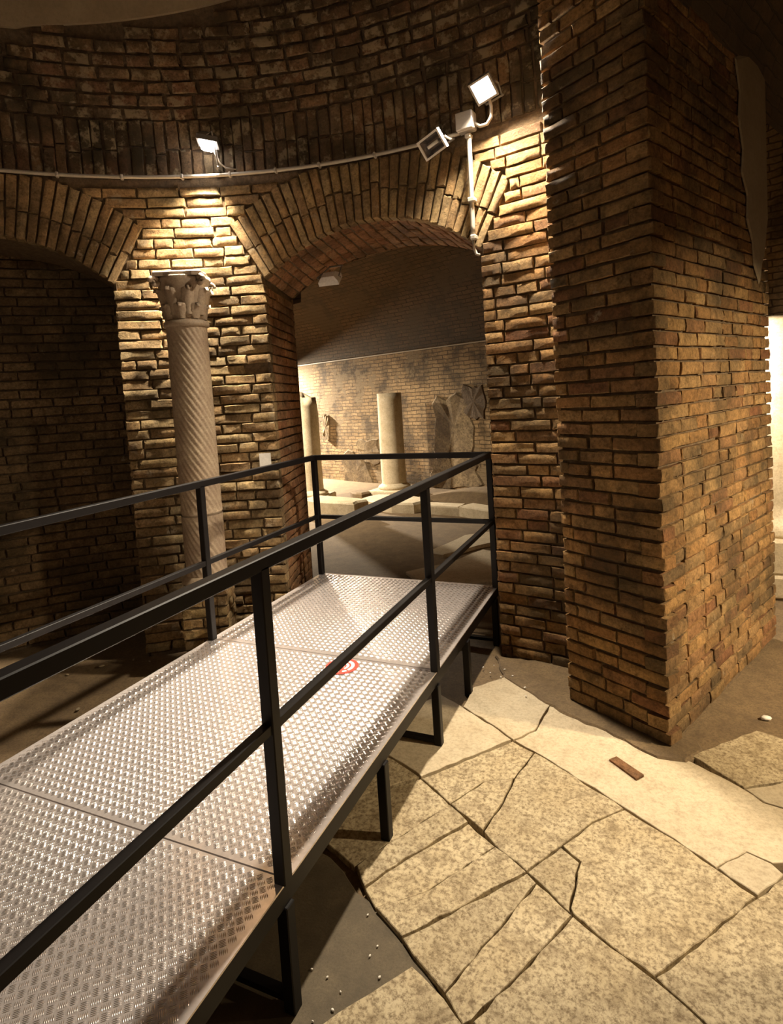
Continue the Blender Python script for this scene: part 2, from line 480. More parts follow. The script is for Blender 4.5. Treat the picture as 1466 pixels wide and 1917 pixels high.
def voussoirs(B, th_c, zmax=3.41):
    n = 29
    for i in range(n):
        an = ((i+0.5)/n*2-1)*HALFANG; b = an*BETA
        x0, z0 = ring_pt(an, 0.0)
        Lmax = min(RLEN, (zmax-z0)/math.cos(b))
        cut = 0.21+random.uniform(-0.04, 0.03)
        for (a0, a1) in ((0.0, cut-0.006), (cut+0.006, Lmax)):
            if a1-a0 < 0.04: continue
            du, z = ring_pt(an, (a0+a1)/2)
            e0 = ring_pt((i/n*2-1)*HALFANG, (a0+a1)/2); e1 = ring_pt(((i+1)/n*2-1)*HALFANG, (a0+a1)/2)
            wd = math.hypot(e1[0]-e0[0], e1[1]-e0[1])-0.012
            th = th_c+math.degrees(du/R); t, nn = cyl_frame(th)
            rad = -t*math.sin(b)+UP*math.cos(b); across = -t*math.cos(b)-UP*math.sin(b)
            B.put(cyl(th, z), rad, nn, -across, a1-a0, wd*random.uniform(0.94, 1.03), jit=0.005)

def soffit(B, th_c, depth, a0=0.0):
    n = 25
    for i in range(n):
        an = ((i+0.5)/n*2-1)*HALFANG
        du = RA*math.sin(an); z = ZA0+RA*math.cos(an); th = th_c+math.degrees(du/R)
        t, nn = cyl_frame(th)
        nor = t*math.sin(an)-UP*math.cos(an); across = -t*math.cos(an)-UP*math.sin(an)
        for (d, L) in fill(0.10, depth, (0.21, 0.13, 0.21), 0.011):
            p = cyl(th, z, R+d)
            B.put(p, -nn, nor, np.cross(nor, nn)*1.0, L, 2*HALFANG*RA/n*(R+d)/R-0.012, jit=0.007)

def reveal(B, th, depth, z1, facing, d0=0.10):
    """bricks on the radial side of an opening; facing = +1 normal to increasing theta"""
    a = RAD(th); n = np.array([-math.sin(a), math.cos(a), 0])*facing; t = np.array([math.cos(a), math.sin(a), 0])
    k = 0
    while (k+1)*PITCHZ <= z1+0.03:
        zc = (k+0.5)*PITCHZ
        for (d, L) in fill(d0 if k % 2 else 0.13, depth, (0.25, 0.13, 0.25), 0.012, 0.12 if k % 2 else 0.24):
            B.put(cyl(th, zc, R+d), t if facing < 0 else -t, n, UP, L, 0.0605*random.uniform(0.93, 1.05), jit=0.006)
        k += 1

def wall_mortar(name, ths, zlo, zhi, mat, r, uvm=False, parent=None, label=None):
    mb = MB(); P = []; UV = []
    for th in ths:
        lo = zlo(th); hi = zhi(th); nz = max(2, 12)
        P.append([cyl(th, lo+(hi-lo)*j/(nz-1), r) for j in range(nz)])
        UV.append([(RAD(th)*r, lo+(hi-lo)*j/(nz-1)) for j in range(nz)])
    return mb.grid(P, UV)

# ---- shapes of the mortar backing with an arched opening between th0..th1
def add_strip(mb, th0, th1, r, lo, hi, n, mi=0):
    P = []; UV = []
    for i in range(n+1):
        th = th0+(th1-th0)*i/n; a = lo(th); b = hi(th)
        P.append([cyl(th, a+(b-a)*j/6, r) for j in range(7)]); UV.append([(RAD(th)*r, a+(b-a)*j/6) for j in range(7)])
    mb.grid(P, UV, mi)
def reveal_strip(mb, th, r0, r1, z0, z1):
    mb.grid([[cyl(th, z0, r0), cyl(th, z1, r0)], [cyl(th, z0, r1), cyl(th, z1, r1)]], [[(r0, z0), (r0, z1)], [(r1, z0), (r1, z1)]])
def soffit_strip(mb, thc, r0, r1, off, n=24):
    P = []; UV = []
    for i in range(n+1):
        an = (i/n*2-1)*HALFANG; du = (RA+off)*math.sin(an); z = ZA0+(RA+off)*math.cos(an); th = thc+math.degrees(du/R)
        P.append([cyl(th, z, r0), cyl(th, z, r1)]); UV.append([(RA*an, r0), (RA*an, r1)])
    mb.grid(P, UV)

TH_DC = (TH_D0+TH_D1)/2; TH_NC = (TH_N0+TH_N1)/2
def arch_of(thc, off=0.0):
    return lambda th: ZA0+math.sqrt(max((RA+off)**2-(RAD(th-thc)*R)**2, 0))
zero = lambda th: -0.1
top = lambda th: ZC

# ================= floor =================
def floor_h(x, y):
    return 0.010*math.sin(x*1.9+0.7)*math.sin(y*1.3)+0.008*math.sin(x*5.1+y*3.7)
mb = MB()
xs = np.linspace(-14, 7, 106); ys = np.linspace(-4, 15, 96)
mb.grid([[(x, y, -0.028+floor_h(x, y)*0.8) for y in ys] for x in xs])
floor = structure(mb.build('floor', M_DIRT, smooth=True), 'brown packed earth floor of the vaulted chamber', 'floor')

def crop7(p): return onz(640+0.56344*p[0], 1180+0.56344*p[1], 0.0)[:2]
SL = [
 ('A1', [(268, 490), (568, 367), (636, 403), (572, 488), (470, 500), (360, 572)], M_SLAB),
 ('A2', [(364, 578), (473, 505), (568, 494), (533, 572), (468, 664)], M_SLAB),
 ('A3', [(642, 407), (870, 547), (935, 590), (830, 635), (728, 715), (614, 798), (512, 714), (474, 667), (538, 573), (576, 492)], M_SLAB),
 ('B', [(735, 715), (833, 641), (940, 596), (1100, 692), (1240, 790), (1375, 885), (1040, 1148), (890, 1042), (770, 940), (762, 920), (796, 768)], M_SLAB),
 ('T', [(618, 802), (728, 720), (788, 770), (754, 928), (760, 938)], M_SLAB),
 ('S1', [(262, 492), (356, 578), (120, 728), (40, 780), (-130, 640), (60, 560)], M_SLAB),
 ('S2', [(360, 582), (418, 636), (210, 756), (76, 850), (50, 785), (122, 733)], M_SLAB),
 ('S3', [(422, 640), (508, 716), (282, 864), (112, 918), (78, 855), (212, 760)], M_SLAB),
 ('S3b', [(511, 720), (612, 802), (200, 1016), (128, 935), (115, 922), (285, 867)], M_SLAB),
 ('S4', [(616, 807), (645, 838), (342, 1200), (280, 1125), (203, 1022)], M_SLAB),
 ('S5', [(648, 841), (762, 944), (690, 1028), (588, 1138), (430, 1292), (402, 1306), (345, 1205)], M_SLAB),
 ('S6', [(768, 949), (890, 1050), (1036, 1158), (1190, 1292), (1330, 1430), (900, 1640), (620, 1500), (436, 1298), (592, 1142), (694, 1032)], M_SLAB),
 ('S7', [(1046, 1154), (1384, 890), (1470, 826), (1700, 960), (1640, 1500), (1340, 1420), (1194, 1288)], M_SLAB),
 ('U1', [(404, 252), (438, 188), (560, 150), (705, 222), (640, 330), (570, 362), (524, 328)], M_SLABP),
 ('U2', [(645, 332), (709, 224), (850, 292), (1000, 372), (1090, 412), (1160, 434), (1330, 522), (1402, 572), (1470, 592), (1620, 660), (1560, 720), (1470, 768), (1432, 770), (1345, 732), (1243, 784), (1104, 688), (872, 542), (644, 402), (575, 364)], M_SLABP),
 ('P', [(1252, 790), (1345, 738), (1428, 776), (1468, 812), (1382, 880)], M_SLABP),
 ('R1', [(1162, 415), (1260, 375), (1378, 332), (1470, 362), (1640, 420), (1620, 520), (1470, 498), (1338, 522)], M_SLAB),
 ('R2', [(1342, 526), (1470, 502), (1625, 525), (1700, 640), (1640, 660), (1472, 588), (1404, 568)], M_SLABP),
 ('D1', [(264, 486), (562, 364), (520, 332), (398, 254), (330, 215), (30, 330)], M_SLABP),
 ('D2', [(256, 488), (55, 555), (-140, 630), (-330, 500), (20, 335)], M_SLAB),
 ('Q', [(-60, 1300), (232, 1112), (338, 1218), (420, 1330), (560, 1480), (150, 1720), (-250, 1480)], M_SLAB),
]
def rough_poly(poly, amp=0.004, step=0.11):
    out = []
    for i in range(len(poly)):
        a = np.array(poly[i]); b = np.array(poly[(i+1) % len(poly)]); L = np.linalg.norm(b-a); n = max(1, int(L/step))
        nrm = np.array([-(b-a)[1], (b-a)[0]])/max(L, 1e-6)
        for k in range(n):
            out.append(a+(b-a)*k/n+(nrm*random.uniform(-amp, amp) if k else 0))
    return out
for nm, poly, mt in SL:
    pw = [crop7(p) for p in poly]
    zt = random.uniform(-0.004, 0.003)
    o = MB().prism(rough_poly(pw, 0.005, 0.045), -0.07, zt, bev=0.0022).build('paving_slab', mt, floor)
# the paving goes on towards the viewer, outside the picture
def inside(p, poly):
    c = False
    for i in range(len(poly)):
        (x1, y1), (x2, y2) = poly[i], poly[i-1]
        if (y1 > p[1]) != (y2 > p[1]) and p[0] < (x2-x1)*(p[1]-y1)/(y2-y1)+x1: c = not c
    return c
made = [[crop7(p) for p in poly] for _, poly, _ in SL]
e1 = crop7((1240, 790))-crop7((640, 405)); e1 /= np.linalg.norm(e1); e2 = np.array([-e1[1], e1[0]])
def paved(q):
    d = q-C; a = math.degrees(math.atan2(d[1], d[0]))
    return q[0] > -0.9 and (np.hypot(*d) < R-0.1 or (39 < a < 57 and np.hypot(*d) < 5.2))
for i in range(-6, 9):
    for j in range(-9, 5):
        o0 = crop7((1380, 885))+e1*(0.56*i+0.2*(j % 2))+e2*0.44*j
        cell = [o0+e1*a+e2*b for a, b in ((0.006, 0.006), (0.554, 0.006), (0.554, 0.434), (0.006, 0.434))]
        smp = [o0+e1*a*0.56+e2*b*0.44 for a in (0, .25, .5, .75, 1) for b in (0, .25, .5, .75, 1)]
        if any(inside(q, pl) for q in smp for pl in made) or any(inside(q, cell) for pl in made for q in pl): continue
        if not all(paved(q) for q in cell): continue
        vis = [project((*q, 0)) for q in smp]
        if any(d > 0.05 and -5 < x < W+5 and -5 < y < H+5 for x, y, d in vis): continue
        MB().prism(rough_poly(cell, 0.005, 0.08), -0.07, random.uniform(-0.004, 0.003), bev=0.0022).build('paving_slab', M_SLAB, floor)
# grey damp soil beside the slabs
poly = [onz(x, y, 0)[:2] for x, y in [(560, 1560), (640, 1620), (668, 1662), (752, 1755), (830, 1865), (870, 1917), (960, 2100), (300, 2100), (380, 1850), (480, 1700)]]
MB().prism(rough_poly(poly, 0.02, 0.08), -0.06, -0.016, bev=0.004).build('soil_patch', M_DAMP, floor)
poly = [(-0.98, 3.70), (-0.86, 3.42), (-0.62, 3.22), (-0.44, 3.10), (-0.2, 2.98), (0.0, 2.86), (0.12, 2.87), (0.2, 2.98), (0.1, 3.2), (-0.5, 3.7)]
MB().prism(rough_poly(poly, 0.015, 0.05), -0.06, 0.006, bev=0.012).build('soil_patch', M_DIRT, floor)

# ================= wall left (pier between niche and doorway) =================
mb = MB()
add_strip(mb, TH_D1, TH_N0, R+REC, zero, top, 8)
reveal_strip(mb, TH_D1+0.3, R+0.01, R+DEPTH, -0.1, Z_SP+0.02)
reveal_strip(mb, TH_N0-0.3, R+0.01, R+0.75, -0.1, Z_SP+0.02)
wl = structure(mb.build('wall_left', M_MORTAR), 'pale weathered brick pier with the spiral column in front of it', 'wall')
B = Bricks('left')
def span_l(zc):
    if zc < Z_SP: return [(TH_D1, TH_N0)]
    x = math.degrees(ring_bound(0, zc, 1)/R)
    return [(TH_DC+x+0.25, TH_NC-x-0.25)]
cyl_courses(B, TH_DC, TH_NC, 0, ZC-0.03, span_l, jit=0.009, skip=0.012)
B.emit(wl)
B = Bricks('red'); reveal(B, TH_D1, DEPTH, Z_SP, -1)
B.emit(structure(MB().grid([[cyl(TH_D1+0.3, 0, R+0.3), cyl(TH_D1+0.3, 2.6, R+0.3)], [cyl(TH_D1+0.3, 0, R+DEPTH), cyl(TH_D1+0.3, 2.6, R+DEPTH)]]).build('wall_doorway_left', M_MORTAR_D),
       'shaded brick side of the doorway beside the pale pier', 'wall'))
# niche arch
mb = MB()
add_strip(mb, TH_N0, TH_N1, R+REC, arch_of(TH_NC, 0.016), top, 24)
soffit_strip(mb, TH_NC, R+0.01, R+0.75, 0.014)
wna = structure(mb.build('wall_niche_arch', M_MORTAR), 'brick arch ring over the dark recess', 'wall')
B = Bricks('left'); voussoirs(B, TH_NC); B.emit(wna, 'arch_brick')
# niche back wall
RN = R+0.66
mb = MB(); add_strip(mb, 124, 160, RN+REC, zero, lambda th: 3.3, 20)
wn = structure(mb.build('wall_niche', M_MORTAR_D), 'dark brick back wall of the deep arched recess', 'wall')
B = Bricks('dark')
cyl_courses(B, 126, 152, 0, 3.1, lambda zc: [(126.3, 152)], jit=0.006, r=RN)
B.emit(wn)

# ================= wall front (doorway arch) =================
mb = MB()
add_strip(mb, TH_D0, TH_D1, R+REC, arch_of(TH_DC, 0.016), top, 24)
soffit_strip(mb, TH_DC, R+0.01, R+DEPTH, 0.014)
wf = structure(mb.build('wall_front', M_MORTAR), 'brick arch ring and underside of the doorway arch', 'wall')
B = Bricks('left'); voussoirs(B, TH_DC); B.emit(wf, 'arch_brick')
B = Bricks('red'); soffit(B, TH_DC, DEPTH); B.emit(wf, 'soffit_brick')
# section between the doorway and the big pier
TH_J = 75.3
mb = MB()
add_strip(mb, TH_J-2, TH_D0, R+REC, zero, top, 8)
reveal_strip(mb, TH_D0-0.3, R+0.01, R+DEPTH, -0.1, Z_SP+0.02)
wfr = structure(mb.build('wall_front_right', M_MORTAR), 'brightly lit brick strip between the doorway and the big pier', 'wall')
B = Bricks('warm')
def span_r(zc):
    if zc < Z_SP: return [(TH_J-1.5, TH_D0)]
    x = math.degrees(ring_bound(0, zc, 1)/R)
    return [(TH_J-1.5, TH_DC-x-0.25)]
cyl_courses(B, TH_J-2, TH_DC, 0, ZC-0.03, span_r, jit=0.007)
reveal(B, TH_D0, DEPTH, Z_SP, 1)
B.emit(wfr)
# outer skin of the rotunda towards the hall
mb = MB(); RO = R+DEPTH
add_strip(mb, 71, TH_D0, RO, zero, lambda th: 5.2, 10)
add_strip(mb, TH_D1, 175, RO, zero, lambda th: 5.2, 24)
add_strip(mb, TH_D0, TH_D1, RO, arch_of(TH_DC, 0.0), lambda th: 5.2, 24)
structure(mb.build('wall_outer', M_TEXB), 'outer brick face of the round chamber towards the hall', 'wall')

# ================= drum band and dome =================
def sph(th, ph, r=R):
    a, p = RAD(th), RAD(ph)
    return np.array([C[0]+r*math.cos(p)*math.cos(a), C[1]+r*math.cos(p)*math.sin(a), ZC+r*math.sin(p)])
def sph_frame(th, ph):
    a, p = RAD(th), RAD(ph)
    n = -np.array([math.cos(p)*math.cos(a), math.cos(p)*math.sin(a), math.sin(p)])
    t = np.array([math.sin(a), -math.cos(a), 0]); up = np.array([-math.sin(p)*math.cos(a), -math.sin(p)*math.sin(a), math.cos(p)])
    return t, n, up
def sph_grid(mb, th0, th1, p0, p1, r, nt, npz, plo=None, mi=0):
    P = []; UV = []
    for i in range(nt+1):
        th = th0+(th1-th0)*i/nt; lo = plo(th) if plo else p0
        P.append([sph(th, lo+(p1-lo)*j/npz, r) for j in range(npz+1)])
        UV.append([(RAD(th)*r, RAD(lo+(p1-lo)*j/npz)*r) for j in range(npz+1)])
    mb.grid(P, UV, mi)
PH_B = 6.6
def edge_ph(th):
    if th > 134: return 15.2-0.05*(th-134)
    return 15.6+(134-th)*0.138
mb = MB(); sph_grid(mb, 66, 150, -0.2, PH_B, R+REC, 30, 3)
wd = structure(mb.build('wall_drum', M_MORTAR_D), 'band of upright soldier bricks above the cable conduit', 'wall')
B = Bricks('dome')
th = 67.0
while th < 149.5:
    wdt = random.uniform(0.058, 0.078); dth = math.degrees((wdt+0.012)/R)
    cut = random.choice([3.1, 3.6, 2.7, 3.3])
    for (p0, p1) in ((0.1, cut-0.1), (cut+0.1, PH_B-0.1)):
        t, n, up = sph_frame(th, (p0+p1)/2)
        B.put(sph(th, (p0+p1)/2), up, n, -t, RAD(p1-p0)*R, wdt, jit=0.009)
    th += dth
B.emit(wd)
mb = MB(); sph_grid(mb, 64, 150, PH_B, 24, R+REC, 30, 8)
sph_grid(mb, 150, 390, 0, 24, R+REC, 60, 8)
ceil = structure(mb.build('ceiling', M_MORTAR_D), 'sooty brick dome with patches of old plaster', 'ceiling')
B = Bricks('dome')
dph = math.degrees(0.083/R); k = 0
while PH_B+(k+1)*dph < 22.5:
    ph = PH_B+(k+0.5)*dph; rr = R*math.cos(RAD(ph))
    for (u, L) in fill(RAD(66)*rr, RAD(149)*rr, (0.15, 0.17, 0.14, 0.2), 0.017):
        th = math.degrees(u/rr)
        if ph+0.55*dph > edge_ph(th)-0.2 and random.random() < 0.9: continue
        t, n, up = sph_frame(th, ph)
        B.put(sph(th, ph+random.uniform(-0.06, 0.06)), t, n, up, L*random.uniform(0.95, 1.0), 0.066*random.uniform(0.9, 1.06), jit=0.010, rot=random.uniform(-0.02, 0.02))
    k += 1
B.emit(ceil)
mb = MB(); sph_grid(mb, 64, 150, 0, 90, R-0.012, 48, 12, edge_ph)
sph_grid(mb, 150, 424, 24, 90, R-0.012, 60, 10)
P = [[sph(64+86*i/48, edge_ph(64+86*i/48), R-0.012), sph(64+86*i/48, edge_ph(64+86*i/48), R+0.03)] for i in range(49)]
mb.grid(P)
mb.build('plaster_coat', M_PLASTER, ceil, smooth=True)
# rear of the chamber (behind the camera)
mb = MB(); add_strip(mb, 150, 396, R+REC, zero, top, 60)
structure(mb.build('wall_rear', M_TEXB), 'curved brick wall closing the round chamber', 'wall')

# ================= big pier =================
HP = 4.75
eF = (PJ-PC)/np.linalg.norm(PJ-PC); nF = np.array([eF[1], -eF[0]])
if nF @ (-PC) < 0: nF = -nF
eR = (PF-PC)/np.linalg.norm(PF-PC); nR = np.array([eR[1], -eR[0]])
LF = np.linalg.norm(PJ-PC); LR = np.linalg.norm(PF-PC)
v3 = lambda p, z=0.0: np.array([p[0], p[1], z])
def pier_faces():
    a = PC-nF*REC-nR*REC
    J_ = PJ-nF*REC-eF*0.012; F_ = PF-nR*REC-eR*0.012
    J2 = cyl(TH_J-0.35, 0, R+0.05)[:2]; F2 = F_-nR*1.0
    return a, J_, F_, J2, F2
a_, J_, F_, J2, F2 = pier_faces()
mb = MB()
for (p, q) in ((a_, J_), (J_, J2)):
    mb.add([v3(p, -0.1), v3(q, -0.1), v3(q, HP), v3(p, HP)], [(0, 1, 2, 3)])
wr = structure(mb.build('wall_right', M_MORTAR), 'front face of the big brick pier beside the walkway', 'wall')
mb = MB()
for (p, q) in ((a_, F_), (F_, F2)):
    mb.add([v3(p, -0.1), v3(q, -0.1), v3(q, HP), v3(p, HP)], [(0, 1, 2, 3)])
wp = structure(mb.build('wall_passage', M_MORTAR), 'long side face of the big brick pier along the passage', 'wall')
BF = Bricks('warm'); BP = Bricks('warm')
k = 0
t3F = v3(-eF); n3F = v3(nF); t3R = v3(eR); n3R = v3(nR)
while (k+1)*PITCHZ < HP-0.3:
    zc = (k+0.5)*PITCHZ; even = k % 2 == 0
    q0 = 0.0 if even else 0.118
    first = random.choice((0.25, 0.27, 0.2)) if even else random.choice((0.13, 0.25))
    for i, (u, L) in enumerate(fill(q0, LF, (0.26, 0.27, 0.13, 0.2), 0.013, first)):
        D = 0.105 if (i == 0 and even) else 0.10
        BF.put(v3(PC+eF*u, zc+random.uniform(-.002, .002)), t3F, n3F, UP, L, 0.0575*random.uniform(0.92, 1.06), D, jit=0.008 if i else 0.002, rot=random.uniform(-0.008, 0.008))
    q0 = 0.118 if even else 0.0
    first = random.choice((0.25, 0.27)) if not even else random.choice((0.13, 0.24))
    for i, (u, L) in enumerate(fill(q0, LR, (0.26, 0.24, 0.13, 0.2), 0.012, first)):
        D = 0.105 if (i == 0 and not even) else 0.10
        BP.put(v3(PC+eR*u, zc+random.uniform(-.002, .002)), t3R, n3R, UP, L, 0.0605*random.uniform(0.92, 1.06), D, jit=0.006 if i else 0.002, rot=random.uniform(-0.006, 0.006))
    k += 1
# the narrow return beside the joint and the far end
for k in range(int((HP-0.4)/PITCHZ)):
    zc = (k+0.5)*PITCHZ
    for (u, L) in fill(0.11, 0.36, (0.13, 0.25), 0.012):
        BF.put(v3(PJ-nF*u, zc), v3(nF), v3(eF), UP, L, 0.056, jit=0.003)
    for (u, L) in fill(0.11, 0.9, (0.26, 0.13), 0.012):
        BP.put(v3(PF-nR*u, zc), v3(-nR), v3(eR), UP, L, 0.056, jit=0.003)
BF.emit(wr); BP.emit(wp)
# plaster left on the upper far end of the passage face
def on_face(s, z, o): return v3(PC+eR*s+nR*o, z)
sz = [(1.16, 3.60), (1.22, 3.42), (1.19, 3.27), (1.25, 3.10), (1.22, 2.96), (1.31, 2.84), (1.29, 2.70), (1.38, 2.58), (1.40, 2.44), (1.50, 2.33), (1.55, 2.45), (1.60, 2.50), (1.66, 2.68), (1.69, 2.75), (1.70, 3.65), (1.45, 3.72)]
n = len(sz)
MB().add([on_face(s, z, 0.0) for s, z in sz]+[on_face(1.45+(s-1.45)*.96, 3+(z-3)*.97, 0.009) for s, z in sz],
         [(i, (i+1) % n, n+(i+1) % n, n+i) for i in range(n)]+[tuple(range(n, 2*n))]).build('plaster_remnant', M_PLASTER, wp)
# vault over the passage and its opposite side
WV = 2.5
mb = MB(); P = []; UV = []
for i in range(21):
    a = math.pi*i/20; off = 1.25-1.25*math.cos(a)-REC; z = 3.42+1.1*math.sin(a)
    P.append([v3(PC+eR*s+nR*off, z) for s in np.linspace(0.0, 4.6, 8)]); UV.append([(s, 1.25*a) for s in np.linspace(0.0, 4.6, 8)])
mb.grid(P, UV)
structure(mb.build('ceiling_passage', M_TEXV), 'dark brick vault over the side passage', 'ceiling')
mb = MB(); P = []; UV = []
for s in np.linspace(-0.3, 6.0, 8):
    P.append([v3(PC+eR*s+nR*WV, z) for z in (-0.1, 3.45)]); UV.append([(s, 0), (s, 3.5)])
mb.grid(P, UV)
structure(mb.build('wall_passage_far', M_TEXB), 'brick wall on the opposite side of the passage', 'wall')
mb = MB(); P = []; UV = []
for s in np.linspace(-1.5, 2.6, 8):
    P.append([v3(PC+eR*4.6+nR*s, z) for z in (-0.1, 1.8, 4.7)]); UV.append([(s, z) for z in (0, 1.8, 4.7)])
mb.grid(P, UV)
structure(mb.build('wall_passage_end', M_TEXH), 'lit brick wall at the end of the side passage', 'wall')

# ================= hall behind the doorway =================
HA = np.array([-7.564, 11.79]); HB = np.array([-2.545, 9.966])
eH = (HB-HA)/np.linalg.norm(HB-HA); nH = np.array([eH[1], -eH[0]])
if nH[1] > 0: nH = -nH
def hall(s, z, o=0.0): return v3(HA+eH*s+nH*o, z)
def hall_px(x, y):
    d = RC.T @ np.array([(x-W/2)/FPX, (y-CYP)/FPX, 1.0])
    t = (HA @ nH)/(d[:2] @ nH)
    p = np.array([0, 0, HC])+t*d
    return (p[:2]-HA) @ eH, p[2]
SS = [-4, -2, 0, 1.5, 3, 5.5, 6.8, 8.2]; ZZ = [-0.1, 0.6, 1.3, 2.0, 2.67]
mb = MB()
mb.grid([[hall(s, z) for z in ZZ] for s in SS], [[(s, z) for z in ZZ] for s in SS])
wh = structure(mb.build('wall_back', M_TEXH), 'ruined brick and plaster wall at the back of the hall', 'wall')
# broken facing: thin irregular scabs of render and rubble left on the hall wall
def scab(x, y, rw, rh, mat, th=0.05, n=22):
    sc, zc = hall_px(x, y); s2, z2 = hall_px(x+rw, y+rh); ds, dz = abs(s2-sc), abs(z2-zc)
    ring = []; tp = []; q = 1.0
    for k in range(n):
        a = 2*math.pi*k/n; q = 0.5*q+0.5*random.uniform(0.55, 1.25)
        ca, sa = math.cos(a), math.sin(a); m_ = min(1/max(abs(ca), abs(sa)), 1.25)*q
        ring.append(hall(sc+ds*m_*ca, zc+dz*m_*sa, -0.01)); tp.append(hall(sc+0.93*ds*m_*ca, zc+0.93*dz*m_*sa, th*random.uniform(0.7, 1.1)))
    MB().add(ring+tp+[hall(sc, zc, th)], [(k, (k+1) % n, n+(k+1) % n, n+k) for k in range(n)]+[(n+k, n+(k+1) % n, 2*n) for k in range(n)]).build('render_scab', mat, wh)
for a in ((668, 885, 34, 48, M_RUBBLE, .03), (690, 845, 26, 26, M_RUBBLE, .04), (852, 800, 46, 70, M_RUBBLE, .03), (888, 752, 24, 34, M_MORTAR_D, .035), (850, 880, 55, 40, M_RUBBLE, .04), (612, 800, 8, 24, M_RUBBLE, .05)):
    scab(*a)
pp = tag(empty('wall_pipe', hall(2.6, 2.64, 0.03)), 'thin pipe along the back wall of the hall below the vault', 'pipe')
_o = hall(2.6, 2.64, 0.03)
_m = MB().tube([hall(s_, 2.64, 0.03) for s_ in np.linspace(-3.9, 8.1, 12)], 0.016, 8); _m.v = [(x-_o[0], y-_o[1], z-_o[2]) for x, y, z in _m.v]
_m.build('pipe', M_GALV, pp, smooth=True)
mb = MB(); P = []; UV = []; svals = np.linspace(-4, 8.2, 40); NA = 30
for i in range(NA+1):
    a = math.pi*i/NA; off = 2.6-2.6*math.cos(a); z = 2.67+1.75*math.sin(a)
    P.append([hall(s, z, off) for s in svals]); UV.append([(s, 2.3*a) for s in svals])
def keepv(i, j):
    p = (P[i][j]+P[i+1][j+1])/2
    return np.hypot(p[0]-C[0], p[1]-C[1]) > RO+0.04
mb.grid(P, UV, keep=keepv)
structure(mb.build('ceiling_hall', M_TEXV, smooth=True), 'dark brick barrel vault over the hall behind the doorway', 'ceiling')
mb = MB()
mb.grid([[hall(-4, z, o) for z in (-0.1, 2.7, 4.45)] for o in (0, 3, 6)], [[(o, z) for z in (0, 2.7, 4.45)] for o in (0, 3, 6)])
mb.grid([[hall(8.2, z, o) for z in (-0.1, 2.7, 4.45)] for o in (0, 2, 4.0)], [[(o, z) for z in (0, 2.7, 4.45)] for o in (0, 3, 6)])
structure(mb.build('wall_hall_end', M_TEXB), 'brick end wall of the hall', 'wall')

# ================= metal walkway =================
DX0, DX1, DZ = -2.455, -1.005, 0.38
DYE = 3.985
PY = [1.315, 2.66, 3.955]
walk = tag(empty('walkway', ((DX0+DX1)/2, 1.5, 0)), 'raised metal walkway with tread plate deck and black railings', 'walkway')
WL = np.array([(DX0+DX1)/2, 1.5, 0.0])
def wpart(mb, name, mat, parent=None, **kw):
    mb.v = [(x-WL[0], y-WL[1], z-WL[2]) for x, y, z in mb.v]
    return mb.build(name, mat, parent if parent else walk, **kw)
sheets = [(-1.35, -0.006), (0.0, 1.322), (1.328, 2.664), (2.67, DYE)]
CELL = 0.0245
for si, (y0, y1) in enumerate(sheets):
    pl = wpart(MB().box(((DX0+DX1)/2, (y0+y1)/2, DZ-0.003), (DX1-DX0, y1-y0, 0.006)), 'deck_plate', M_ALU)
    # raised bars, five to a group, groups turned alternately
    V = []; F = []
    q = CELL*math.sqrt(2)
    vx = np.array([math.cos(RAD(45)), math.sin(RAD(45))]); vy = np.array([-vx[1], vx[0]])
    nmax = int(3.5/CELL)
    for i in range(-nmax, nmax):
        for j in range(-nmax, nmax):
            if si == 0 and i+j < -nmax: continue
            c = vx*(i*CELL)+vy*(j*CELL)
            x = (DX0+DX1)/2+c[0]; y = (y0+y1)/2+c[1]
            if not (DX0+0.02 < x < DX1-0.02 and y0+0.018 < y < y1-0.018): continue
            if si == 0 or y < 0.55: nb = (-1.6, 0, 1.6)
            else: nb = (-2, -1, 0, 1, 2)
            if y < -0.7: continue
            al, ac = (vx, vy) if (i+j) % 2 else (vy, vx)
            for b in nb:
                p = np.array([x, y])+ac*(b*0.0046)
                h = 0.0105 if b else 0.0115
                o = len(V)
                for (s, w_, z) in ((-h, 0, 0), (0, -0.0018, 0), (h, 0, 0), (0, 0.0018, 0)):
                    V.append((*(p+al*s+ac*w_), DZ))
                V.append((*(p-al*h*0.55), DZ+0.0014)); V.append((*(p+al*h*0.55), DZ+0.0014))
                F += [(o, o+1, o+4), (o+1, o+5, o+4), (o+1, o+2, o+5), (o+2, o+3, o+5), (o+3, o+4, o+5), (o+3, o, o+4)]
    if V:
        t = wpart(MB().add(V, F), 'tread_bars', M_ALUB, pl, smooth=True); t['kind'] = 'stuff'
    if si == 2:
        # round red sticker with white letter-like marks
        mb = MB(); sc = onz(640, 1248, DZ)[:2]; rs = 0.088; z = DZ+0.0030
        n = 36
        def disc(r0, r1, a0, a1, mi, dz, c=(0, 0)):
            k = max(4, int(n*(a1-a0)/(2*math.pi)))
            vs = []
            for q_ in range(k+1):
                a = a0+(a1-a0)*q_/k
                vs += [(sc[0]+c[0]+r0*math.cos(a), sc[1]+c[1]+r0*math.sin(a), z+dz), (sc[0]+c[0]+r1*math.cos(a), sc[1]+c[1]+r1*math.sin(a), z+dz)]
            mb.add(vs, [(2*q_, 2*q_+1, 2*q_+3, 2*q_+2) for q_ in range(k)], mi)
        disc(0.0, rs, 0, 2*math.pi, 0, 0)
        disc(0.050, 0.068, RAD(-30), RAD(115), 1, 0.0004)
        disc(0.026, 0.040, RAD(-40), RAD(150), 1, 0.0004)
        for q_ in range(5):
            disc(0.052, 0.068, RAD(-60-q_*38), RAD(-38-q_*38), 1, 0.0004)
        disc(0.0, 0.016, 0, 2*math.pi, 1, 0.0004)
        wpart(mb, 'sticker', [M_RED, M_WHITE], pl)
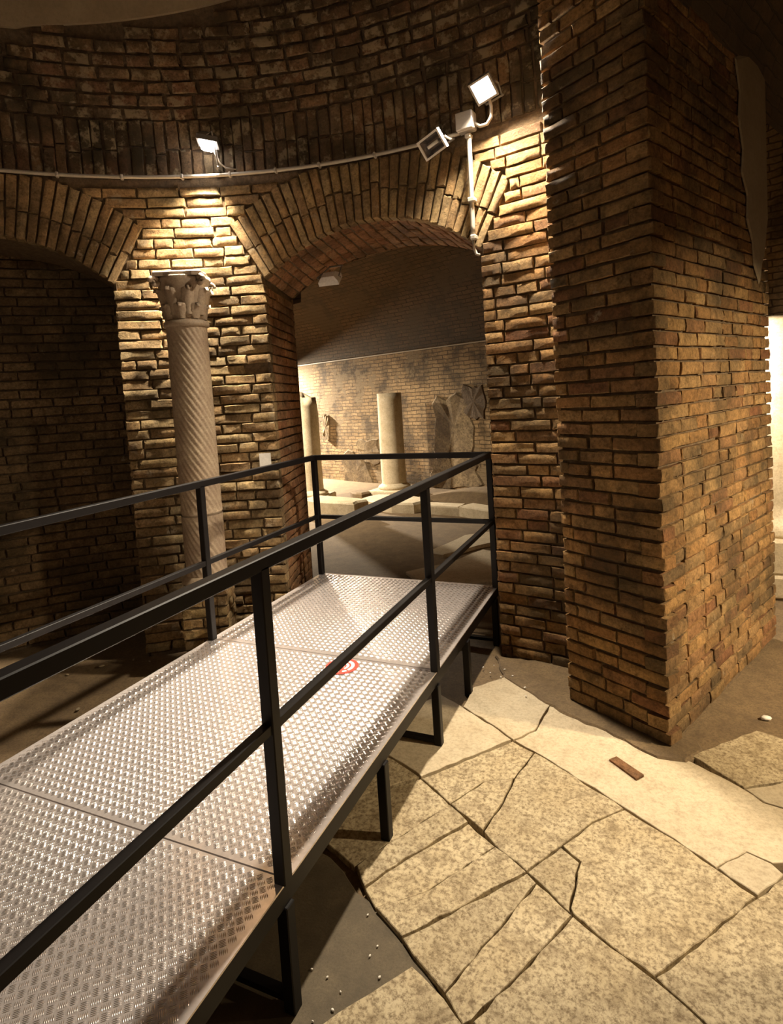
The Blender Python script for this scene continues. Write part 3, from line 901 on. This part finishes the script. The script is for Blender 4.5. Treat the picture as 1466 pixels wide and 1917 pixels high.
# edge beams
for x in (DX0+0.02, DX1-0.02):
    wpart(MB().box((x, (DYE-1.35)/2, DZ-0.036), (0.04, DYE+1.35-0.01, 0.06)), 'edge_beam', M_RAIL)
for y in (-1.3, 0.0, 0.66, 1.325, 2.0, 2.667, 3.2, 3.95):
    wpart(MB().box(((DX0+DX1)/2, y, DZ-0.036), (DX1-DX0-0.082, 0.04, 0.06)), 'cross_beam', M_RAIL)
RX0, RX1 = DX0+0.016, DX1-0.010
T = 0.04
for x, yl in ((RX1, (0.0, *PY)), (RX0, (0.0, *PY))):
    for y in yl:
        wpart(MB().box((x, y, (DZ+1.315)/2), (T, T, 1.315-DZ), bev=0.003), 'post', M_RAIL)
    wpart(MB().box((x, (3.975-1.3)/2, 1.325), (T, 3.975+1.3, T), bev=0.003), 'handrail', M_RAIL)
    wpart(MB().box((x, (3.95-1.3)/2, 0.850), (0.03, 3.95+1.3, 0.03), bev=0.002), 'mid_rail', M_RAIL)
    for y in (-1.3, 0.0, 0.66, 1.315, 2.0, 2.65, 3.19, 3.90):
        wpart(MB().box((x, y, (DZ-0.066-0.02)/2), (T, T, DZ-0.066+0.02), bev=0.003), 'leg', M_RAIL)
wpart(MB().box(((RX0+RX1)/2, 3.955, 1.325), (RX1-RX0-T, T, T), bev=0.003), 'end_handrail', M_RAIL)
wpart(MB().box(((RX0+RX1)/2, 3.955, 0.850), (RX1-RX0-T, 0.03, 0.03), bev=0.002), 'end_mid_rail', M_RAIL)
for y in (1.315, 2.65, 3.90):
    wpart(MB().box(((RX0+RX1)/2, y, 0.022), (RX1-RX0-T, 0.03, 0.02)), 'foot_bar', M_RAIL)

# ================= spiral column =================
CC = cyl(119.0, 0, 3.10)
colm = tag(empty('spiral_column', CC), 'spiral fluted marble column with leafy capital on brick pedestal', 'column')
def twisted(r, z0, z1, nf=22, turns=1.35, nseg=132, nz=60):
    mb = MB(); P = []
    for j in range(nz+1):
        z = z0+(z1-z0)*j/nz; row = []
        fade = min(1, (z-z0)/0.05, (z1-z)/0.05)
        for k in range(nseg+1):
            a = 2*math.pi*k/nseg; ph = nf*(a+turns*2*math.pi*(z-z0)/1.75*0.95)
            rr = r*(1-0.02*(z-z0))-0.010*max(fade, 0)*(0.5-0.5*math.cos(ph))**0.7
            row.append((rr*math.cos(a), rr*math.sin(a), z))
        P.append(row)
    return mb.grid(P)
twisted(0.138, 1.06, 2.335, nz=90).build('shaft', M_MARBLE, colm, smooth=True)
twisted(0.140, 0.62, 1.045, nz=34).build('shaft_drum', M_MARBLE, colm, smooth=True)
MB().lathe([(0.12, 1.035), (0.133, 1.04), (0.133, 1.068), (0.12, 1.07)], n=40).build('joint_ring', M_MARBLE, colm, smooth=True)
MB().lathe([(0.10, 2.32), (0.145, 2.325), (0.15, 2.342), (0.145, 2.36), (0.118, 2.372), (0.115, 2.40)], n=40).build('necking', M_MARBLE, colm, smooth=True)
cap = MB().lathe([(0.118, 2.37), (0.128, 2.42), (0.138, 2.50), (0.155, 2.58), (0.175, 2.63), (0.178, 2.65), (0.06, 2.655)], n=40).build('capital', M_MARBLE, colm, smooth=True)
def leaf(ang, z0, hgt, wid, out):
    """fleshy leaf hugging the bell, midrib and lobed edge, tip curling outwards and over"""
    P = []
    for i in range(10):
        f = i/9; g = min(f, 0.86); z = z0+hgt*g-(0.030*(f-0.86)/0.14 if f > 0.86 else 0.0)
        bell = 0.118+0.030*((z-2.37)/0.26)
        lift = 0.016+out*f**2.5
        wv = wid*(0.62+0.5*math.sin(math.pi*min(f*0.95, 1)))*(1-0.55*max(0, f-0.7)/0.3)*(1+0.10*math.sin(f*19))
        row = []
        for s_ in (-1.0, -0.66, -0.33, 0.0, 0.33, 0.66, 1.0):
            rr = bell+lift*(1-0.55*s_*s_)+(0.006 if s_ == 0 else 0)-(0.004 if abs(s_) == 0.33 else 0)
            if abs(s_) == 1.0: rr = bell-0.004
            row.append((rr*math.cos(ang+s_*wv/0.14), rr*math.sin(ang+s_*wv/0.14), z))
        P.append(row)
    mb = MB(); mb.grid(P)
    a, b = P[-1], [(p[0]*0.82, p[1]*0.82, p[2]+0.012) for p in P[-1]]
    mb.grid([a, b])
    return mb
for k in range(8):
    leaf(2*math.pi*k/8+RAD(29), 2.372, 0.125, 0.050, 0.024).build('acanthus_leaf', M_MARBLE, cap, smooth=True)
for k in range(8):
    leaf(2*math.pi*(k+0.5)/8+RAD(29), 2.40, 0.215, 0.046, 0.036).build('acanthus_leaf', M_MARBLE, cap, smooth=True)
for k in range(4):
    a = 2*math.pi*(k+0.5)/4+RAD(29)
    P = []
    for q in range(17):
        b = q/16*2.2*math.pi; rr = 0.036*(1-q/22)
        P.append(((0.205+rr*math.cos(b))*math.cos(a), (0.205+rr*math.cos(b))*math.sin(a), 2.612+rr*math.sin(b)))
    MB().tube(P, 0.016, 8).build('volute', M_MARBLE, cap, smooth=True)
ab = []
for k in range(24):
    a = 2*math.pi*k/24; sq = 0.165/max(abs(math.cos(a-RAD(29))), abs(math.sin(a-RAD(29)))); ab.append((min(sq, 0.222)*math.cos(a)*random.uniform(.94, 1.03), min(sq, 0.222)*math.sin(a)*random.uniform(.94, 1.03)))
MB().prism(ab, 2.645, 2.682, bev=0.01).build('abacus', M_MARBLE, cap)
ped = MB().box((0, 0, 0.28), (0.27, 0.27, 0.60), rot=Matrix.Rotation(RAD(29), 3, 'Z')).build('pedestal', M_MORTAR_D, colm)
BB = Bricks('left')
for k in range(8):
    zc = (k+0.5)*PITCHZ
    for f in range(4):
        a = RAD(29+90*f); nn = np.array([math.cos(a), math.sin(a), 0]); tt = np.array([-nn[1], nn[0], 0])
        for (u, L) in fill(-0.15, 0.15, (0.17, 0.13), 0.012, 0.13 if (k+f) % 2 else 0.17):
            BB.put(nn*0.150+tt*u+UP*zc, tt*-1, nn, UP, L, 0.056, 0.06)
BB.emit(ped)
MB().lathe([(0.10, 0.565), (0.165, 0.57), (0.17, 0.59), (0.15, 0.61), (0.145, 0.63), (0.12, 0.635)], n=36).build('base_moulding', M_MARBLE, colm, smooth=True)

# ================= cable conduit =================
def arc_pts(a0, a1, z, r, n): return [cyl(a0+(a1-a0)*i/n, z, r) for i in range(n+1)]
cd = tag(empty('cable_conduit', cyl(115, ZC, R-0.02)), 'long grey conduit pipe running around the curved brick wall', 'pipe')
off = np.array(cyl(115, ZC, R-0.02))
def lpart(mb, name, mat, root, o, **kw):
    mb.v = [(x-o[0], y-o[1], z-o[2]) for x, y, z in mb.v]; return mb.build(name, mat, root, **kw)
lpart(MB().tube(arc_pts(84.6, 150, ZC-0.012, R-0.034, 70), 0.0125, 10), 'pipe', M_GALV, cd, off, smooth=True)
for th in (88.5, 95.0, 102.0, 107.5, 113.2, 119.0, 126.0, 133.0, 139.5, 146):
    t, n = cyl_frame(th)
    rot = np.column_stack([t, n, UP])
    lpart(MB().box(cyl(th, ZC-0.012, R-0.028), (0.022, 0.044, 0.034), rot, bev=0.006), 'pipe_clip', M_GALV, cd, off)
off2 = cyl(83.55, 2.7, R-0.03)
dr = tag(empty('conduit_drop', off2), 'short vertical conduit pipe dropping beside the doorway arch', 'pipe')
pts = [cyl(83.55+0.12*i/8, 3.40-0.66*i/8, R-0.030) for i in range(9)]
lpart(MB().tube(pts, 0.0155, 12), 'pipe', M_GALV, dr, off2, smooth=True)
lpart(MB().tube([cyl(83.67, 2.75, R-0.030), cyl(83.67, 2.69, R-0.026), cyl(83.45, 2.65, R-0.022), cyl(83.1, 2.64, R-0.02)], 0.009, 8), 'cable_tail', M_CABLE, dr, off2, smooth=True)
t, n = cyl_frame(83.6); rot = np.column_stack([t, n, UP])
for z in (3.385, 2.99, 2.755):
    lpart(MB().box(cyl(83.6, z, R-0.026), (0.05 if z == 2.99 else 0.038, 0.052, 0.03), rot, bev=0.006), 'pipe_clip', M_GALV, dr, off2)
t, n = cyl_frame(83.75); rot = np.column_stack([t, n, UP])
off3 = cyl(83.75, 3.47, R-0.035)
jb = tag(empty('junction_box', off3), 'grey square junction box on top of the vertical conduit', 'box')
lpart(MB().box(cyl(83.75, 3.47, R-0.032), (0.115, 0.065, 0.115), rot, bev=0.008), 'body', M_BOX, jb, off3)
lpart(MB().box(cyl(83.75, 3.47, R-0.072), (0.112, 0.018, 0.112), rot, bev=0.006), 'lid', M_BOX, jb, off3)

# ================= floodlights =================
def frame_from(nrm, roll=0.0):
    n = np.array(nrm, float); n /= np.linalg.norm(n)
    x = np.cross(UP, n); x /= np.linalg.norm(x); y = np.cross(n, x)
    c_, s_ = math.cos(roll), math.sin(roll)
    return np.column_stack([c_*x+s_*y, -s_*x+c_*y, n])
def floodlight(name, pos, nrm, wall, label, size=(0.14, 0.11), power=0.0, roll=0.0, frame=None, lit=True, hous=None, lens=0.012, color=WARM, spread=None, group=None):
    pos = np.array(pos, float); Rm = frame_from(nrm, roll); wx, hy = size
    root = tag(empty(name, pos), label, 'floodlight', group)
    P_ = lambda x, y, z: pos+Rm @ np.array([x, y, z])
    fm = frame or M_HOUS
    mb = MB()
    for k, (sx, sy, z) in enumerate(((1.0, 1.0, -0.012), (0.92, 0.9, -0.030), (0.6, 0.55, -0.055))):
        pass
    V = []
    for (sx, sy, z) in ((1.0, 1.0, 0.0), (1.0, 1.0, -0.022), (0.62, 0.6, -0.055)):
        V += [P_(a*wx/2*sx, b*hy/2*sy, z) for a, b in ((-1, -1), (1, -1), (1, 1), (-1, 1))]
    F = [(4*i+k, 4*i+(k+1) % 4, 4*i+4+(k+1) % 4, 4*i+4+k) for i in range(2) for k in range(4)]+[(8, 9, 10, 11)]
    lpart(mb.add(V, F), 'housing', hous or M_HOUS, root, pos)
    mb = MB(); bt = 0.012
    for (x, y, sx, sy) in ((0, hy/2-bt/2, wx, bt), (0, -hy/2+bt/2, wx, bt), (wx/2-bt/2, 0, bt, hy-2*bt), (-wx/2+bt/2, 0, bt, hy-2*bt)):
        mb.box(P_(x, y, 0.004), (sx, sy, 0.014), Rm)
    lpart(mb, 'frame', fm, root, pos)
    a, b = wx/2-bt, hy/2-bt
    if lit:
        g = np.linspace(-1, 1, 9)
        lpart(MB().grid([[P_(a*u, b*v_, -0.002+lens*((1-u**4)*(1-v_**4))**0.5) for v_ in g] for u in g]), 'led_lens', M_LED, root, pos, smooth=True)
    else:
        V = [P_(-a, -b, -0.002), P_(a, -b, -0.002), P_(a, b, -0.002), P_(-a, b, -0.002), P_(-a*.6, -b*.45, -0.04), P_(a*.6, -b*.45, -0.04), P_(a*.6, b*.45, -0.04), P_(-a*.6, b*.45, -0.04)]
        lpart(MB().add(V, [(0, 1, 5, 4), (1, 2, 6, 5), (2, 3, 7, 6), (3, 0, 4, 7), (4, 5, 6, 7)]), 'reflector', M_REFL, root, pos)
        lpart(MB().tube([P_(-a*.55, 0, -0.015), P_(a*.55, 0, -0.015)], 0.011, 10), 'halogen_tube', M_TUBE, root, pos, smooth=True)
    wl_ = np.array(wall, float)
    br = MB()
    br.tube([P_(-wx/2-0.006, 0, -0.02), P_(-wx/2-0.01, -0.03, -0.05), wl_-Rm[:, 0]*0.05], 0.006, 6)
    br.tube([P_(wx/2+0.006, 0, -0.02), P_(wx/2+0.01, -0.03, -0.05), wl_+Rm[:, 0]*0.05], 0.006, 6)
    br.tube([wl_-Rm[:, 0]*0.06, wl_+Rm[:, 0]*0.06], 0.008, 6)
    lpart(br, 'bracket', M_HOUS, root, pos)
    if power > 0:
        ld = bpy.data.lights.new(name+'_beam', 'AREA'); ld.shape = 'RECTANGLE'; ld.size = wx-2*bt; ld.size_y = hy-2*bt
        if spread: ld.spread = RAD(spread)
        ld.energy = power; ld.color = color
        lo = bpy.data.objects.new(name+'_beam', ld); col.objects.link(lo); lo.parent = root
        Mx = Matrix.Identity(4)
        for i in range(3):
            Mx[i][0] = Rm[i][0]; Mx[i][1] = Rm[i][1]; Mx[i][2] = -Rm[i][2]*-1
        # light shines along local -Z
        Z = -Rm[:, 2]; X = Rm[:, 0]; Y = np.cross(Z, X)
        # local +Z must be opposite to the beam
        Zl = -Rm[:, 2]*1.0
        for i in range(3):
            Mx[i][0] = X[i]; Mx[i][1] = np.cross(Zl, X)[i]; Mx[i][2] = Zl[i]; Mx[i][3] = (Rm[:, 2]*(lens+0.006))[i]
        # beam along +normal => local -Z = normal
        lo.matrix_local = Mx
    return root
def inward(th, down):
    t, n = cyl_frame(th); return n*math.cos(RAD(down))-UP*math.sin(RAD(down))
# lamp above the pale pier
p1 = cyl(115.1, 3.60, R-0.14)
fl1 = floodlight('floodlight', p1, inward(115, 86)-cyl_frame(115)[0]*0.18, cyl(114.5, 3.46, R-0.02), 'small lit floodlight above the spiral column', (0.125, 0.14), LAMP1_W, RAD(14), spread=76, lens=0.055)
lpart(MB().tube([p1+np.array([0, 0.03, -0.01]), cyl(114.2, 3.49, R-0.06), cyl(113.6, 3.462, R-0.04), cyl(112.4, 3.452, R-0.03)], 0.006, 8), 'lamp_cable', M_CABLE, fl1, p1, smooth=True)
# lamp above the junction box
p2 = np.array([-0.836, 3.595, 3.595])
fl2 = floodlight('floodlight', p2, np.array([0.08, -0.66, -0.75]), cyl(80.5, 3.56, R-0.02), 'brightly lit floodlight beside the junction box', (0.14, 0.14), LAMP2_W, RAD(20), spread=146)
lpart(MB().tube([cyl(82.75, 3.45, R-0.035), cyl(82.2, 3.425, R-0.03), cyl(81.4, 3.425, R-0.03), cyl(80.9, 3.46, R-0.03), cyl(80.8, 3.52, R-0.035), p2+np.array([0.01, 0.035, 0.02])], 0.011, 8), 'lamp_cable', M_CABLE, fl2, p2, smooth=True)
# the unlit halogen lamp
p3 = cyl(87.0, 3.335, R-0.17)
floodlight('floodlight', p3, inward(80, 30)+np.array([0, 0, 0]), cyl(86.2, 3.385, R-0.02), 'unlit halogen floodlight with pale frame hanging below the conduit', (0.17, 0.125), 0, RAD(16), M_HOUSW, False)
# lamp under the doorway arch, turned to the hall
thl = 104.2
p4 = cyl(thl, 2.74, R+0.55)
floodlight('floodlight', p4, np.array([-0.1, 0.75, -0.85]), cyl(thl-0.6, 2.86, R+0.60), 'small floodlight fixed under the brick doorway arch', (0.17, 0.12), 0, 0, M_HOUSW, False, M_HOUSW)
# lamps outside the picture
p5 = v3(PC+eR*1.0+nR*(WV-0.16), 2.35)
floodlight('floodlight', p5, v3(-nR*1.0-eR*0.05)-UP*0.92, p5+v3(nR*0.15)-UP*0.05, 'floodlight on the passage wall facing the big pier', (0.16, 0.13), PASSAGE_W, spread=95, color=(1.0, 0.80, 0.52))
p6 = np.array([-6.3, 7.0, 2.9])
floodlight('floodlight', p6, np.array([0.22, 0.38, -0.9]), p6+np.array([0, 0, 1.35]), 'floodlight hanging from the hall vault beside the columns', (0.2, 0.16), HALL_W, spread=118)
p9 = hall(-1.25, 2.5, 0.45)
floodlight('floodlight', p9, v3(eH*0.66+nH*0.02)-UP*0.75, hall(-1.25, 2.6, 0.02), 'floodlight bracketed to the far brick wall of the hall', (0.2, 0.16), HALL_W*3.6, spread=125)
p7 = cyl(262, 3.5, R-0.2)
floodlight('floodlight', p7, inward(262, 55), cyl(262, 3.45, R-0.02), 'floodlight on the wall opposite the doorway', (0.14, 0.13), REAR_W)  # added fill lamp behind the viewer, brightens deck and front walls
p8 = v3(PF-nR*0.75+eR*0.35, 2.0)
floodlight('floodlight', p8, v3(nR*1.0+eR*0.12)-UP*0.35, p8-v3(eR*0.34), 'floodlight behind the big pier lighting the white column', (0.16, 0.13), SIDE_W)

# ================= small things on the pier =================
th = 111.6; t, n = cyl_frame(th); rot = np.column_stack([t, n, UP])
tag(MB().box(cyl(th, 1.36, R-0.014), (0.085, 0.004, 0.11), rot).build('paper_tag', M_PAPER), 'small white paper notice on the pale brick pier', 'notice')

# ================= hall columns and stones =================
def stone_column(name, base, r, h, label, broken=False, n=36, plinth=0.62, ph=0.2):
    root = tag(empty(name, (*base, 0)), label, 'column')
    mb = MB(); P = []
    for j in range(13):
        z = ph+0.06+(h-0.06)*j/12; row = []
        for k in range(n+1):
            a = 2*math.pi*k/n
            zz = z
            if broken and j == 12: zz = z-0.22*(0.5+0.5*math.cos(a-RAD(20)))-0.04*math.sin(5*a)
            rr = r*(1-0.03*j/12)*(1+0.012*math.sin(3*a+z*4))
            if broken and j >= 10: rr *= 1-0.16*max(0, math.cos(a-RAD(10)))*(j-9)/3
            row.append((rr*math.cos(a), rr*math.sin(a), zz))
        P.append(row)
    mb.grid(P); k = len(mb.v); topi = [12*(n+1)+q for q in range(n)]
    mb.add([(0, 0, ph+h-0.06 if broken else ph+h)], [])
    for q in range(n): mb.f.append((topi[q], topi[(q+1) % n], k)); mb.mi.append(0)
    mb.build('shaft', M_STONE, root, smooth=True)
    MB().lathe([(r*1.0, ph-0.01), (r*1.28, ph), (r*1.32, ph+0.03), (r*1.22, ph+0.06), (r*1.06, ph+0.075), (r, ph+0.1)], n=n).build('base_moulding', M_STONE, root, smooth=True)
    pl = [(a*plinth/2*random.uniform(.93, 1.03), b*plinth/2*random.uniform(.93, 1.03)) for a, b in ((-1, -1), (0, -1.02), (1, -1), (1.02, 0), (1, 1), (0, 1), (-1, 1), (-1, 0))]
    MB().prism(pl, -0.05, ph, bev=0.02).build('plinth', M_STONE, root)
    return root
bc = onz(739, 915, 0.1)
stone_column('stone_column', bc[:2], 0.225, 1.72, 'flat topped pale stone column standing in the middle of the hall', ph=0.12, plinth=0.75)
bc2 = onz(580, 925, 0.15)
stone_column('stone_column', bc2[:2], 0.25, 1.86, 'tall broken topped column at the brightly lit end of the hall', True, ph=0.14, plinth=0.7)
def block(x, y, size, rz, label, mat=M_STONE, cat='stone block'):
    p = onz(x, y, 0.0); mb = MB()
    n = 10; poly = []
    for k in range(n):
        a = 2*math.pi*k/n; sx, sy = size[0]/2, size[1]/2
        q = 1/max(abs(math.cos(a))/1.0, abs(math.sin(a))/1.0); q = min(q, 1.25)*random.uniform(.9, 1.05)
        poly.append((sx*q*math.cos(a), sy*q*math.sin(a)))
    o = mb.prism(poly, -0.05, size[2], bev=0.03).build('stone_block', mat); o.location = (p[0], p[1], 0); o.rotation_euler = (0, 0, rz)
    return tag(o, label, cat)
block(625, 962, (1.15, 0.42, 0.24), RAD(-15), 'long pale stone block in front of the broken column')
block(740, 948, (1.2, 0.6, 0.13), RAD(-18), 'low rubble slab in front of the flat topped column')
block(676, 934, (0.4, 0.3, 0.14), RAD(-30), 'small stone lying between the two hall columns', M_DIRT)
# low curb and mound at the right of the hall
P = [onz(x, y, 0)[:2] for x, y in ((790, 958), (860, 962), (935, 975), (980, 985))]
mb = MB()
for i in range(len(P)-1):
    a = P[i]; b = P[i+1]; d = (b-a)/np.linalg.norm(b-a); nn = np.array([-d[1], d[0]])
    mb.prism([a, b, b+nn*0.28, a+nn*0.28], -0.05, 0.10+0.02*i, bev=0.02)
tag(mb.build('stone_curb', M_STONE), 'low broken stone curb across the hall floor', 'curb')
mb = MB(); PP = []
for i in range(17):
    PP.append([hall(5.75+1.2*(i/8-1), -0.03+0.22*max(0, math.cos((i/8-1)*1.5))*max(0, math.cos((j/6-1)*1.5)), 0.62+0.5*(j/6-1)) for j in range(13)])
tag(mb.grid(PP).build('earth_mound', M_DIRT, smooth=True), 'reddish earth mound behind the stone curb', 'mound')
# pale slabs on the hall floor just past the walkway
for i, poly in enumerate([[(800, 1035), (870, 1003), (950, 992), (955, 1012), (900, 1022), (830, 1040)], [(760, 1072), (840, 1055), (905, 1030), (960, 1040), (965, 1078), (935, 1090), (800, 1100)]]):
    pw = [onz(x, y, 0.0)[:2] for x, y in poly]
    MB().prism(rough_poly(pw, 0.015, 0.2), -0.05, 0.012, bev=0.008).build('paving_slab', M_SLABP, floor)

# ================= white column and plinth beyond the pier =================
root_p = onz(1488, 1118, 0.0)
rc = tag(empty('white_column', (root_p[0], root_p[1]+0.28, 0)), 'smooth white column on a block beyond the big pier', 'column')
prof = [(0.20, 0.44), (0.245, 0.45), (0.25, 0.48), (0.225, 0.52), (0.215, 0.56)]+[(0.215-0.012*i/10, 0.56+1.62*i/10) for i in range(11)]+[(0.195, 2.20), (0.15, 2.225), (0.0, 2.23)]
MB().lathe(prof, n=40, caps=False).build('shaft', M_STONE, rc, smooth=True)
MB().box((0, 0, 0.31), (0.6, 0.6, 0.28), bev=0.02).build('plinth', M_STONE, rc)
MB().box((0.02, 0.01, 0.075), (0.68, 0.66, 0.19), bev=0.02).build('footing', M_SLABP, rc)

# ================= loose bits on the ground =================
def lump(name, x, y, s, label, mat, cat, rz=0.0, flat=0.5, z=0.0, group=None):
    p = onz(x, y, 0.0); mb = MB(); n = 7; V = [(0, 0, s*flat)]
    for j, (rr, zz) in enumerate(((0.7, 0.8), (1.0, 0.3), (0.85, -0.2))):
        for k in range(n):
            a = 2*math.pi*k/n; q = random.uniform(.8, 1.1)
            V.append((s*rr*q*math.cos(a), 0.6*s*rr*q*math.sin(a), s*flat*zz))
    F = [(0, 1+k, 1+(k+1) % n) for k in range(n)]+[(1+j*n+k, 1+j*n+n+k, 1+j*n+n+(k+1) % n, 1+j*n+(k+1) % n) for j in range(2) for k in range(n)]
    o = mb.add(V, F).build(name, mat, smooth=True); o.location = (p[0], p[1], z); o.rotation_euler = (0, 0, rz)
    return tag(o, label, cat, group)
lump('stone_chip', 1434, 1337, 0.030, 'white stone chip on the soil beside the pier', M_GLASSY, 'stone', 0.2, 0.5, -0.024)
bp = [crop7(p) for p in ((888, 432), (912, 422), (1004, 484), (978, 498))]  # flat reddish oblong patch, its top just above the slab
o = MB().prism(bp, -0.03, 0.007, bev=0.002).build('brick_fragment', M_BRED)
tag(o, 'flat reddish brick fragment set in the pale slab by the pier', 'brick')
for (x, y) in ((688, 1707), (692, 1783), (612, 1823), (637, 1850), (710, 1823), (583, 1808), (518, 1862), (622, 1884), (585, 1905), (560, 1860), (706, 1765)):
    lump('pebble', x, y, random.uniform(0.004, 0.007), 'tiny glinting pebble on the grey soil under the walkway edge', M_GLASSY, 'pebble', random.random()*3, 0.7, -0.012, 'pebbles on the grey soil')
for (x, y) in ((905, 1252), (918, 1262), (938, 1270), (960, 1268), (983, 1290), (985, 1306), (945, 1256), (925, 1248)):
    lump('pebble', x, y, random.uniform(0.005, 0.009), 'tiny pale chip on the soil strip at the foot of the pier', M_GLASSY, 'pebble', random.random()*3, 0.7, 0.008, 'chips at the pier foot')
for (x, y) in ((125, 1258), (190, 1242), (145, 1322), (250, 1230), (280, 1233)):
    lump('pebble', x, y, random.uniform(0.015, 0.03), 'pale earth lump on the brown floor by the dark recess', M_PLASTER, 'stone', random.random()*3, 0.4, -0.02, 'lumps on the recess floor')
